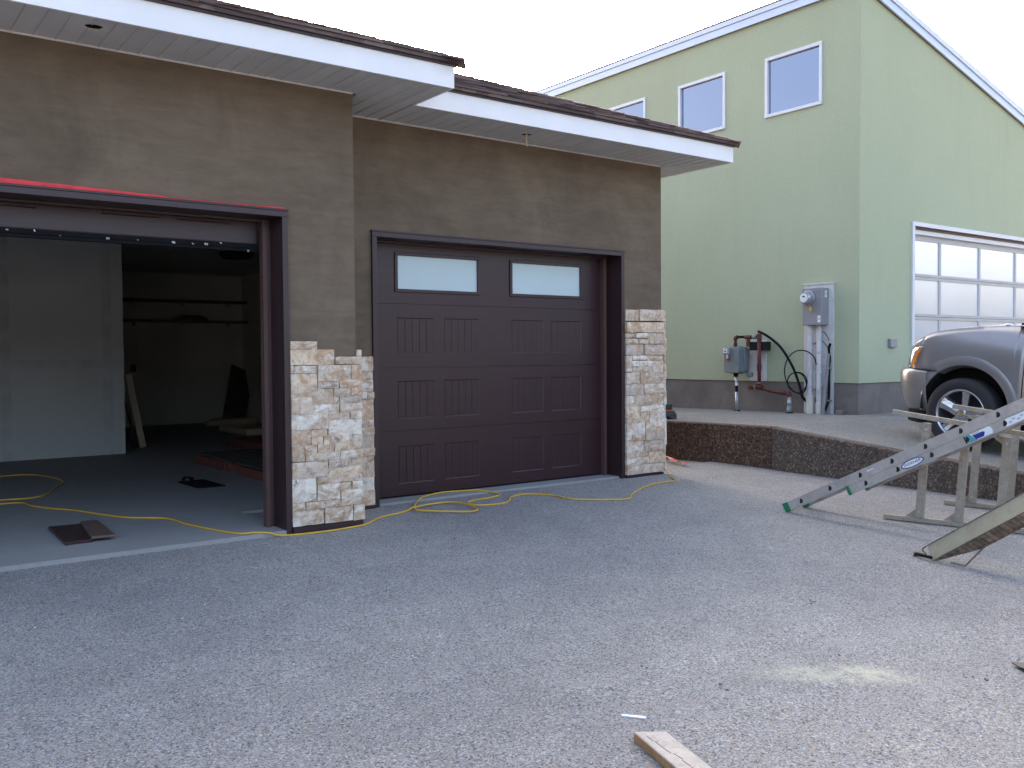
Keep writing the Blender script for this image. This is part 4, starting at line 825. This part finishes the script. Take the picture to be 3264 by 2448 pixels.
# ---- extension ladder leaning up to the right
LS = .952; C0 = Vector((0,0,1.34))
def nearer(p): return C0+(Vector(p)-C0)*LS
P0 = nearer((6.9675, 5.0159, .0098)); dl = Vector((.1209, -.8799, .4596)).normalized(); RS = .3048*LS
wv = Vector((-dl.y, dl.x, 0)).normalized(); wv = -wv if wv.x < 0 else wv; nv = dl.cross(wv).normalized(); nv = nv if nv.z > 0 else -nv
Ld = thing('extension_ladder', tuple(P0-dl*.2), 'aluminium extension ladder with green feet propped across the driveway', 'ladder')
LW = .335
def rail(s0, s1, off_w, off_n, hgt, nm='rail'):
    bm = B(); c = P0+wv*off_w+nv*off_n; f = .028 if off_w < .1 else -.028
    bar_c = c+dl*(s0+s1)/2
    obox(bm, bar_c, dl, wv, nv, (s1-s0)/2, .0018, hgt/2)
    for s_ in (-1, 1): obox(bm, bar_c+nv*(hgt/2-.0015)*s_+wv*f/2, dl, wv, nv, (s1-s0)/2, abs(f)/2, .0015)
    return obj(nm, bm, M['alu'], Ld)
HB, HF = .078, .072; ON = -.0755
for k, ow in ((0, 0), (1, LW)):
    rail(-.165, 3.6, ow, 0, HB); rail(.42, 3.6, ow+(.004 if k == 0 else -.004), ON, HF)
    for s_, on, h in ((-.165, 0, HB), (.42, ON, HF)):
        bm = B(); obox(bm, P0+dl*(s_+.012)+nv*on+wv*(ow+(.012 if k == 0 else -.012)), dl, wv, nv, .028 if on == 0 else .014, .019, h/2+.003); obj('end_cap', bm, M['greenplastic'], Ld, bevel=.004)
def dshape(s_, on, col, r, dx, name):
    bm = B(); c = P0+dl*s_+nv*on-wv*dx; tx = (dl*.94+Vector((0,0,-1))*.34); 
    dn = Vector((0,0,1)); lat = dl.copy(); lat.z = 0; lat.normalize()
    pts = [c+dn*r-lat*r*.55, c-dn*r-lat*r*.55]
    for k in range(9): a = R(-90+180*k/8); pts.append(c+dn*r*math.sin(a)+lat*(r*.95*math.cos(a)-r*.2))
    prism(bm, [tuple(p) for p in pts], tuple(wv*.0012)); return obj(name, bm, M[col], Ld)
for i in range(12):
    if True:
        dshape(RS*i, 0, 'sticker_w' if False else 'alu', .029, .0031, 'rung_flange'); dshape(RS*i, 0, 'alu_d', .0205, .0046, 'rung_end')
        bm = B(); cyl(bm, tuple(P0+dl*RS*i+wv*.004), tuple(P0+dl*RS*i+wv*(LW-.004)), .015, 10); obj('rung', bm, M['alu'], Ld)
    if i >= 2:
        dshape(RS*i+.012, ON, 'alu', .029, -.0011, 'rung_flange'); dshape(RS*i+.012, ON, 'alu_d', .0205, .0004, 'rung_end')
        bm = B(); cyl(bm, tuple(P0+dl*RS*i+wv*.008+nv*ON), tuple(P0+dl*RS*i+wv*(LW-.008)+nv*ON), .014, 10); obj('rung', bm, M['alu'], Ld)
# lock and stickers on the near rail (outer face)
def lmat(s_, on, lift): 
    c = P0+dl*s_+nv*on-wv*lift
    return Matrix(((dl.x, nv.x, -wv.x, c.x), (dl.y, nv.y, -wv.y, c.y), (dl.z, nv.z, -wv.z, c.z), (0,0,0,1)))
def ell(bm, mw, a, b, z=0, n=36): 
    vs = [bm.verts.new(mw @ Vector((a*math.cos(2*math.pi*k/n), b*math.sin(2*math.pi*k/n), z))) for k in range(n)]; bm.faces.new(vs)
def quad(bm, mw, pts): bm.faces.new([bm.verts.new(mw @ Vector((x, y, 0))) for x, y in pts])
SL = RS*3.48
for nm, a, b, mm, lift in (('oval_sticker', .098, .030, 'sticker_b', -.0005), ('oval_sticker_field', .088, .0235, 'sticker_w', .0004)):
    bm = B(); ell(bm, lmat(SL, ON+.002, lift+.0), a, b); obj(nm, bm, M[mm], Ld)
text('sticker_lettering', 'WERNER', .038, lmat(SL, ON+.003, .0009) @ Matrix.Diagonal((.98, .82, 1, 1)), M['sticker_k'], Ld, .0002)
S2 = RS*5.35
for pts, mm, lf in (([(-.075,-.028),(.095,-.028),(.105,-.008),(.10,.022),(.085,.028),(-.075,.028)], 'sticker_w', -.0006), ([(-.10,-.028),(-.02,-.028),(-.045,.0),(-.06,.028),(-.10,.028)], 'sticker_t', .0001), ([(-.028,-.024),(.03,-.024),(.05,.002),(.035,.012),(-.045,.012)], 'sticker_b', .0007), ([(-.11,-.028),(-.10,-.028),(-.10,.028),(-.11,.028)], 'sticker_k', -.0005)):
    bm = B(); quad(bm, lmat(S2, ON, lf), pts); obj('safety_sticker', bm, M[mm], Ld)
bm = B(); tube(bm, [tuple(lmat(S2-.045+.008*k, ON+.0195+.005*math.sin(k*2.4), .0010) @ Vector((0,0,0))) for k in range(8)], .0012, 5); obj('sticker_scribble', bm, M['sticker_k'], Ld)
bm = B(); quad(bm, lmat(RS*6.45, ON, -.0006), [(-.12,-.026),(.13,-.026),(.13,.026),(-.10,.026),(-.12,.01)]); obj('worn_sticker', bm, M['sticker_w'], Ld)
bm = B()
for k in range(7): quad(bm, lmat(RS*6.45-.08+.03*k, ON+(.008 if k % 2 else -.006), .0002), [(-.011,-.008),(.011,-.008),(.011,.008),(-.011,.008)])
obj('sticker_print', bm, simple('faded_print', (.5,.5,.52), .6), Ld)
bm = B(); obox(bm, P0+dl*(RS*3.95)+nv*(ON-.04)+wv*.0, dl, wv, nv, .05, .02, .008); obj('rung_lock', bm, M['galv'], Ld)
bm = B()
for k in range(3): quad(bm, lmat(RS*2.25+.02*k, .006, .0024), [(-.008,-.004+.003*k),(.012,-.006),(.010,.006),(-.004,.009)])
obj('scuff', bm, M['sticker_w'], Ld)

# ---- tan steel stand: two long frames with posts and gussets
Tr = thing('steel_stand', (7.4, 3.7, gz(3.7)), 'tan painted steel stand with two upright barred frames behind the ladder', 'stand')
uA = Vector((.2938, -.9557, -.0158)).normalized()
def side_frame(o, posts, s_end, zoff=0):
    o = Vector(o); T = Vector((0,0,1)); tw = .042
    lean = (uA*.058+T).normalized()
    b0 = o+T*(tw/2+.002); b1 = b0+uA*s_end
    bm = B(); bar(bm, b0, b1, tw, tw*.9); base = obj('bottom_rail', bm, M['trestle'], Tr, bevel=.003)
    t0 = o+uA*.063+T*.895; t1 = t0+uA*(s_end-.063)+T*-.133*(s_end-.063)
    bm = B(); bar(bm, t0, t1, tw, tw*.9); obj('top_rail', bm, M['trestle'], Tr, bevel=.003)
    for s_ in posts:
        p0 = b0+uA*s_+T*.02; tz = .895-.133*(s_+.05-.063)-.045; p1 = o+uA*(s_+.052)+T*tz
        bm = B(); bar(bm, p0, p1, .058, .06, tuple(uA)); po = obj('post', bm, M['trestle'], Tr, bevel=.003)
        for (c, sg, e) in ((p0, 1, -1), (p1, -1, -1)):
            bm = B(); side_ = Vector((uA.y, -uA.x, 0)).normalized()*.0025
            prism(bm, [tuple(c+uA*e*.02+T*.0*sg), tuple(c+uA*e*.11), tuple(c+uA*e*.02+T*.075*sg)], tuple(side_)); obj('gusset', bm, M['trestle'], po)
            bm = B(); nn = Vector((-uA.y, uA.x, 0)).normalized(); nn = nn if nn.x < 0 else -nn
            cyl(bm, tuple(c+T*.05*sg+nn*.024), tuple(c+T*.05*sg+nn*.036), .010, 8); obj('bolt', bm, M['galv'], po)
side_frame((7.02, 4.246, gz(4.25)), (.275, .565, .855, 1.30), 1.45)
side_frame((8.085, 4.30, gz(4.3)), (.228, .52, .81, 1.26), 1.45)
for z in (.05, .62):
    a = Vector((7.02, 4.246, gz(3)))+uA*1.33; b = Vector((8.085, 4.30, gz(3)))+uA*1.29; bm = B(); bar(bm, tuple(a+Vector((.03,0,z))), tuple(b+Vector((-.03,0,z))), .04, .04); obj('cross_rail', bm, M['trestle'], Tr)

# ---- olive steel ramp
Rp = thing('loading_ramp', (5.88, 3.2, gz(3.2)), 'olive painted steel loading ramp with rusty treads sloping to the ground', 'ramp')
ru = Vector((math.cos(R(-85)), math.sin(R(-85)), 0)); s0 = Vector((5.882, 3.214, -.058)); slp = math.atan2(.403, .57)
rd = (ru*math.cos(slp)+Vector((0,0,1))*math.sin(slp)).normalized(); rn = (-ru*math.sin(slp)+Vector((0,0,1))*math.cos(slp)).normalized(); rs_ = rd.cross(rn).normalized(); rs_ = rs_ if rs_.x < 0 else -rs_
PHI = R(35); rn, rs_ = (rn*math.cos(PHI)-rs_*math.sin(PHI)).normalized(), (rs_*math.cos(PHI)+rn*math.sin(PHI)).normalized()   # rolled over on its edge
RH = .122; RL = 2.2
bm = B(); prism(bm, [tuple(s0), tuple(s0+rd*RL), tuple(s0+rd*RL+rn*RH), tuple(s0+rn*RH+rd*0.0)], tuple(-rs_*.006)); pl_ = obj('side_plate', bm, M['ramp'], Rp, bevel=.001)
bm = B(); obox(bm, s0+rd*RL/2+rn*(RH+.002)-rs_*.012, rd, rs_, rn, RL/2, .016, .003); obj('flange', bm, M['rust'], pl_)
RWd = .12
bm = B(); prism(bm, [tuple(s0-rs_*.007), tuple(s0+rd*RL-rs_*.007), tuple(s0+rd*RL-rs_*RWd), tuple(s0+rd*.30-rs_*RWd)], tuple(rn*.005)); fl2 = obj('floor_plate', bm, M['rust'], Rp)
rz_ = random.Random(9)
for i in range(60):
    s_ = .06+i*.036; wq = min(1, max(.12, (s_-.01)/.30))
    bm = B(); obox(bm, s0+rd*s_-rs_*(.012+(RWd-.014)*.5*wq)-rn*(.0022+.001*rz_.random()), rd, rs_, rn, .010+.005*rz_.random(), (RWd-.014)*.5*wq, .0022); obj('cross_bar', bm, M['rust'], fl2)
bm = B(); obox(bm, s0+rd*(RL/2+.16)-rs_*(RWd+.003)+rn*RH/2, rd, rs_, rn, RL/2-.16, .003, RH/2); obj('side_plate', bm, M['ramp'], Rp)
bm = B(); bar(bm, tuple(s0+rd*.30-rs_*(RWd-.004)-rn*.004), tuple(s0+rd*RL-rs_*(RWd-.004)-rn*.004), .010, .008, tuple(rn)); bar(bm, tuple(s0+rd*.02-rs_*.010-rn*.003), tuple(s0+rd*.30-rs_*(RWd-.004)-rn*.003), .010, .007, tuple(rn)); obj('edge_strip', bm, M['rust'], fl2)
e0 = s0+rn*RH-rd*.004
bm = B(); tube(bm, spline([tuple(e0+rs_*.004), tuple(e0-rd*.035-rn*.012+rs_*.006), tuple(e0-rd*.02-rn*.06+rs_*.006), tuple(Vector((e0.x, e0.y+.075, gz(3.3)+.030))), tuple(Vector((e0.x-.0, e0.y+.09, gz(3.3)+.012)))]), .006, 8); obj('end_bracket', bm, M['rust'], Rp, smooth=True)
rc0 = Vector((e0.x, e0.y+.085, gz(3.3)+.018))
bm = B(); cyl(bm, tuple(rc0+Vector((0,.012,0))), tuple(rc0+Vector((.01,-.008,0))), .017, 14); obj('bracket_eye', bm, M['rust'], Rp)
bm = B(); cyl(bm, tuple(rc0), tuple(s0+Vector((.0,.0,.022))), .0105, 12); obj('roller_rod', bm, M['black'], Rp)
bm = B(); tube(bm, [tuple(s0+rd*.34-rs_*RWd*.9-rn*.004), tuple(Vector((s0.x+.06, s0.y-.20, gz(3.0)+.008))), tuple(Vector((s0.x+.04, s0.y-.11, gz(3.1)+.012)))], .006, 8); obj('foot_strut', bm, M['rust'], Rp)
# ================================================================ PARKED SUV (front towards the green garage)
WC = Vector((9.65+.11, 4.976, .668)); PITCHC = R(5.0); HALF = .985
CY = WC.x-.11+HALF                                   # world X of the centre line
cf = Vector((0, math.cos(PITCHC), math.sin(PITCHC))); cu = Vector((0, -math.sin(PITCHC), math.cos(PITCHC))); RAD = .384
def cw(u, v, h):
    """u forward of front axle, v to the car's left of centre (towards the camera), h above ground"""
    return Vector((CY-v, WC.y, WC.z)) + cf*u + cu*(h-RAD)
Car = thing('parked_suv', (CY, WC.y-1.5, WC.z-RAD-.15), 'pewter grey sport utility vehicle parked facing the green garage', 'car')
def lerp_t(x, T):
    if x <= T[0][0]: return T[0][1]
    for (a, b), (c, d) in zip(T, T[1:]):
        if x <= c: return b+(d-b)*(x-a)/(c-a)
    return T[-1][1]
def hood_h(u): return lerp_t(u, [(-.62, 1.352), (-.49, 1.345), (-.1, 1.312), (.2, 1.268), (.36, 1.232), (.45, 1.195), (.52, 1.150), (.58, 1.105), (.605, 1.08), (.625, 1.05)])
def side_v(u, h):
    v = HALF - .012*max(0, (.75-h))/.4 - .9*max(0, h-1.0)**2 - .015*max(0, h-.9)
    v -= .9*max(0, u-.38)**2
    return v
AC, AR = (-.02, .43), .478
def arch(u, c=AC): 
    d = abs(u-c[0]); return c[1]+math.sqrt(max(0, AR**2-d*d)) if d < AR else .36
def skin(name, us, hb, ht, vf, mat, par, sgn, rows=9, smooth=True):
    bm = B(); R_ = []
    for u in us:
        b, t_ = hb(u), ht(u); R_.append([cw(u, sgn*vf(u, b+(t_-b)*j/(rows-1)), b+(t_-b)*j/(rows-1)) for j in range(rows)])
    grid(bm, R_); o = obj(name, bm, mat, par, smooth=smooth); md = o.modifiers.new('solid', 'SOLIDIFY'); md.thickness = .006; md.offset = 0; return o
def frange(a, b, n): return [a+(b-a)*i/(n-1) for i in range(n)]
def fender_us():
    us = set(frange(-.60, .60, 30)); 
    for k in range(25): us.add(AC[0]-AR*math.cos(math.pi*k/24)*.9999)
    us.add(AC[0]-AR-.001); us.add(AC[0]+AR+.001); return sorted(u for u in us if -.605 <= u <= .60)
P_ = M['paint']
for sg, nm in ((1, 'left front wing'), (-1, 'right front wing')):
    fs = fender_us()
    o = skin('front_fender', fs, lambda u: .822 if u > .255 else arch(u), lambda u: hood_h(u) if u < .47 else (hood_h(u) if u < .50 else lerp_t(u, [(.50, 1.04), (.56, .86), (.60, .84)])), side_v, P_, Car, sg)
    skin('fender_nose', frange(.486, .622, 7), lambda u: 1.060, lambda u: max(1.066, hood_h(u)+.004), side_v, P_, Car, sg, 4)
    # flared lip round the wheel opening
    bm = B(); rows = []
    for k in range(33):
        a = R(52+140*k/32); cu_, ch = math.cos(a), math.sin(a)
        pr = [(AR-.03, -.10), (AR-.004, -.002), (AR+.002, .010), (AR+.05, .0125), (AR+.09, .006), (AR+.125, -.0035)]
        rows.append([cw(AC[0]+r_*cu_, sg*(side_v(AC[0]+r_*cu_, max(.4, AC[1]+r_*ch))+dv), AC[1]+r_*ch) for r_, dv in pr])
    grid(bm, rows); obj('wheel_arch', bm, P_, Car, smooth=True)
    bm = B(); rows = []
    for k in range(25):
        a = R(-5+190*k/24); rows.append([cw(AC[0]+(AR-.005)*math.cos(a), sg*v_, AC[1]+(AR-.005)*math.sin(a)) for v_ in (.97, .8, .6)])
    grid(bm, rows); obj('wheel_well', bm, M['dark'], Car)
# hood
bm = B(); rows = []
for u in frange(-.50, .625, 24):
    h = hood_h(u); e = side_v(u, h)-.004; rr = []
    for t_ in (-1, -.985, -.93, -.8, -.5, 0, .5, .8, .93, .985, 1):
        front = .12*(1-abs(t_)**2)*max(0, (u-.1)/.5)**2
        rr.append(cw(u+front, t_*e, h+.004+.05*(1-abs(t_)**2.2)+(.006 if abs(t_) > .97 else .0)))
    rows.append(rr)
grid(bm, rows); o = obj('hood', bm, P_, Car, smooth=True); md = o.modifiers.new('solid', 'SOLIDIFY'); md.thickness = .02; md.offset = -1
# bumper swept round the nose
path = [(.40, .985), (.45, .983), (.53, .974), (.62, .955), (.70, .915), (.77, .855), (.83, .76), (.87, .64), (.895, .45), (.905, .22)]
path = path + [(.908, 0)] + [(a, -b) for a, b in path[::-1]]
prof = [(-.15, .33), (-.10, .37), (-.05, .46), (-.015, .56), (.004, .66), (.010, .735), (.004, .785), (-.012, .812), (-.07, .826)]
bm = B(); rows = []
for i, (u, v) in enumerate(path):
    a = Vector(path[min(i+1, len(path)-1)])-Vector(path[max(i-1, 0)]); nn = Vector((-a.y, a.x)).normalized(); nn = nn if nn.dot(Vector((u-.2, v))) > 0 else -nn
    rows.append([cw(u+nn.x*d, v+nn.y*d, h) for d, h in prof])
grid(bm, rows)
for sg in (1, -1):
    rows = []
    for h in frange(.37, .824, 9):
        ue = AC[0]+math.sqrt(max(0, AR**2-(h-AC[1])**2)); rows.append([cw(ue-.004, sg*(side_v(ue, h)-.05), h)] + [cw(u, sg*(side_v(u, h)+.001+min(0, lerp_t(h, [(q_, p_) for p_, q_ in prof]))*max(0, (u-ue)/(.475-ue))), h) for u in frange(ue, .475, 6)])
    grid(bm, rows)
o = obj('front_bumper', bm, P_, Car, smooth=True)
bm = B(); rows = [[cw(u-.10, v*.93, h) for h in (.22, .36)] for u, v in path]; grid(bm, rows); o = obj('lower_valance', bm, M['black'], Car); md = o.modifiers.new('solid', 'SOLIDIFY'); md.thickness = .02
# headlights: wrap-round lens with an amber strip
hp = [(.478, .968), (.53, .960), (.585, .942), (.635, .905), (.68, .845), (.715, .76), (.74, .66)]
for sg in (1, -1):
    bm = B(); rows = []
    for i, (u, v) in enumerate(hp):
        t_ = i/(len(hp)-1); lo = lerp_t(t_, [(0, 1.045), (.16, .90), (.33, .832), (1, .84)]); hi = 1.075-.02*t_
        rows.append([cw(u+.03*(hi-h_)/.25, sg*(v+.012*math.sin(math.pi*(h_-lo)/max(.001, hi-lo))), h_) for h_ in frange(lo, hi, 5)])
    grid(bm, rows); hl = obj('headlight', bm, M['clear'], Car, smooth=True); md = hl.modifiers.new('solid', 'SOLIDIFY'); md.thickness = .03; md.offset = -1
    bm = B(); rows = [[cw(u+.0, sg*(v-.002), 1.068-.02*i/6), cw(u-.05, sg*(v-.06), 1.09-.02*i/6), cw(u-.14, sg*(v-.16), 1.10-.02*i/6)] for i, (u, v) in enumerate(hp)]
    grid(bm, rows); obj('bezel', bm, P_, hl, smooth=True)
    bm = B(); pts = [(.487, .985, 1.06), (.517, .982, 1.06), (.603, .957, .842), (.572, .965, .842)]
    q = [cw(u, sg*v, h) for u, v, h in pts]; prism(bm, [tuple(p) for p in q], (-.008*sg, 0, 0)); obj('turn_signal', bm, M['amber'], hl)
    bm = B(); lathe(bm, [(0, 0), (.04, .0), (.055, .03)], tuple(cw(.585, sg*.80, .95)), tuple(cf), 16); obj('reflector', bm, M['chrome'], hl)
bm = B(); rows = [[cw(u, v, h) for h in (.84, .95, 1.06)] for u, v in [(.735, .655), (.77, .45), (.785, .2), (.79, 0), (.785, -.2), (.77, -.45), (.735, -.655)]]
grid(bm, rows); gr = obj('grille', bm, M['black'], Car)
bm = B(); rows = [[cw(u+.02, v, h) for h in (.925, .975)] for u, v in [(.735, .65), (.77, .45), (.785, .2), (.79, 0), (.785, -.2), (.77, -.45), (.735, -.65)]]; grid(bm, rows); obj('grille_bar', bm, P_, gr)
# doors, rear quarter, greenhouse
RA = (-2.95, .43)
def sill(u): return .36
def belt(u): return 1.20
for sg in (1, -1):
    def bodyv(u, h): return HALF - .012*max(0, .75-h)/.4 - .5*max(0, h-1.02)**2
    for a, b, nm in ((-.612, -1.70, 'door'), (-1.712, -2.50, 'door')):
        o = skin(nm, frange(a, b, 8), sill, lambda u: 1.34 if u > -.9 and False else 1.24, bodyv, P_, Car, sg)
        bm = B(); um = b+.18; c = [cw(um+.09, sg*(HALF+.012), 1.05), cw(um-.09, sg*(HALF+.012), 1.05)]; tube(bm, [tuple(c[0]), tuple((c[0]+c[1])/2-Vector((sg*.02,0,0))), tuple(c[1])], .012, 8); obj('handle', bm, P_, o)
    us = sorted(set(frange(-2.512, -3.95, 20)) | {RA[0]-AR*math.cos(math.pi*k/20)*.9999 for k in range(21)}); us = sorted((u for u in us if u <= -2.512), reverse=True)
    skin('rear_quarter', us, lambda u: max(.40, arch(u, RA)), lambda u: 1.24, bodyv, P_, Car, sg)
    bm = B(); rows = [[cw(u, sg*bodyv(u, 1.24), 1.24), cw(u-.0, sg*.86, 1.60), cw(u, sg*.80, 1.74)] for u in frange(-1.05, -3.85, 9)]
    rows[0] = [cw(-.62, sg*.955, 1.24), cw(-.95, sg*.87, 1.58), cw(-1.2, sg*.79, 1.74)]
    grid(bm, rows); obj('side_windows', bm, M['carglass'], Car)
    for u in (-1.70, -2.52, -3.3):
        bm = B(); tube(bm, [tuple(cw(u, sg*.962, 1.23)), tuple(cw(u-.02, sg*.868, 1.60)), tuple(cw(u-.03, sg*.805, 1.75))], .03, 6); obj('pillar', bm, P_, Car)
    bm = B(); tube(bm, [tuple(cw(-.60, sg*.95, 1.24)), tuple(cw(-.95, sg*.86, 1.58)), tuple(cw(-1.22, sg*.79, 1.76)), tuple(cw(-2.5, sg*.80, 1.79)), tuple(cw(-3.8, sg*.79, 1.74)), tuple(cw(-3.95, sg*.9, 1.2))], .035, 8); obj('roof_rail', bm, P_, Car, smooth=True)
    bm = B(); prism(bm, [tuple(cw(-.82, sg*(HALF+.03), 1.26)), tuple(cw(-.95, sg*(HALF+.03), 1.26)), tuple(cw(-.95, sg*(HALF+.03), 1.44)), tuple(cw(-.86, sg*(HALF+.03), 1.44))], (-sg*.18, 0, 0)); obj('wing_mirror', bm, M['black'], Car, bevel=.02)
bm = B(); grid(bm, [[cw(-1.2, v, 1.76+.05*(1-(v/.8)**2)) for v in frange(-.8, .8, 9)], [cw(-2.5, v, 1.79+.05*(1-(v/.8)**2)) for v in frange(-.8, .8, 9)], [cw(-3.85, v, 1.74+.04*(1-(v/.8)**2)) for v in frange(-.8, .8, 9)]]); obj('roof', bm, P_, Car, smooth=True)
bm = B(); grid(bm, [[cw(-.60-.10*(abs(v)/.9)**2+.08, v, 1.30) for v in frange(-.9, .9, 9)], [cw(-1.2-.02*(v/.8)**2, v*.87, 1.77+.04*(1-(v/.9)**2)) for v in frange(-.9, .9, 9)]]); obj('windscreen', bm, M['carglass'], Car, smooth=True)
bm = B(); grid(bm, [[cw(-.48, v, 1.345+.03*(1-abs(v)**2)) for v in frange(-.93, .93, 9)], [cw(-.70, v, 1.325+.02*(1-abs(v)**2)) for v in frange(-.93, .93, 9)]]); obj('cowl', bm, M['black'], Car)
for v in (.62, -.05):
    bm = B(); tube(bm, [tuple(cw(-.52, v+.3, 1.372)), tuple(cw(-.56, v, 1.40)), tuple(cw(-.66, v-.35, 1.44))], .012, 6); obj('wiper', bm, M['black'], Car)
bm = B(); lathe(bm, [(0, .018), (.02, .016), (.036, .008), (.042, 0)], tuple(cw(-.28, .70, 1.352)), tuple(cu), 16); obj('washer_nozzle', bm, M['sticker_w'], Car)
bm = B(); grid(bm, [[cw(-3.95, v, h) for v in frange(-.95, .95, 5)] for h in (.4, .8, 1.24)]); grid(bm, [[cw(-3.95, v, 1.24) for v in frange(-.9, .9, 5)], [cw(-3.85, v*.88, 1.74) for v in frange(-.9, .9, 5)]]); obj('tailgate', bm, P_, Car)
bm = B(); obox(bm, cw(-1.6, 0, .42), cf, Vector((1,0,0)), cu, 2.3, .62, .10); obox(bm, cw(.1, 0, .9), cf, Vector((1,0,0)), cu, .45, .55, .3); obj('underbody', bm, M['dark'], Car)
bm = B(); box(bm, CY-.9, CY+.9, 1.2, 3.4, .6, 1.2); obj('cabin_floor', bm, M['dark'], Car)
# wheels
def wheel(u, sg):
    c = cw(u, sg*(HALF-.11), RAD); ax = Vector((-sg, 0, 0))
    bm = B(); lathe(bm, [(.262, -.13), (.30, -.135), (.355, -.13), (.378, -.11), (RAD, -.07), (RAD, .06), (.378, .095), (.365, .108), (.33, .118), (.30, .118), (.275, .112), (.262, .10)], tuple(c), tuple(ax), 48); ty = obj('tyre', bm, M['tyre'], None, smooth=True)
    wh = bpy.data.objects.new('wheel', None); COL.objects.link(wh); wh.location = c; parent_to(wh, Car); wh.empty_display_size = .1; parent_to(ty, wh)
    bm = B(); lathe(bm, [(.264, .10), (.268, .108), (.258, .112), (.245, .098), (.238, .05), (.235, -.12)], tuple(c), tuple(ax), 48); obj('rim', bm, M['chrome'], wh, smooth=True)
    bm = B(); lathe(bm, [(.0, -.02), (.236, -.02)], tuple(c), tuple(ax), 32); obj('brake_backing', bm, M['dark'], wh)
    e1 = cu; e2 = cf
    for k in range(5):
        a = R(90+72*k+8); rd_ = e1*math.sin(a)+e2*math.cos(a); tn = -e1*math.cos(a)+e2*math.sin(a)
        bm = B(); pr = [(-.048, .0), (-.040, .03), (0, .036), (.040, .03), (.048, .0)]
        rows = []
        for rr_, wk, dk in ((.05, .8, .052), (.12, .78, .056), (.19, .86, .072), (.243, 1.05, .085)):
            rows.append([c+rd_*rr_+tn*p*wk+ax*(dk-.036+q) for p, q in pr])
        grid(bm, rows); o = obj('spoke', bm, M['chrome'], wh); md = o.modifiers.new('solid', 'SOLIDIFY'); md.thickness = .03; md.offset = -1
    bm = B(); lathe(bm, [(0, .078), (.05, .077), (.066, .068), (.072, .04), (.075, .0)], tuple(c), tuple(ax), 28); obj('hub_cap', bm, M['chrome'], wh, smooth=True)
    bm = B(); b_ = c+ax*.0785
    prism(bm, [tuple(b_+e2*x+e1*y) for x, y in ((-.03,-.006),(-.012,-.006),(-.010,-.012),(.010,-.012),(.013,-.006),(.03,-.006),(.026,.006),(.012,.006),(.010,.012),(-.010,.012),(-.013,.006),(-.026,.006))], tuple(ax*.002)); obj('emblem', bm, M['gold'], wh)
for u in (0, -2.95):
    for sg in (1, -1): wheel(u, sg)
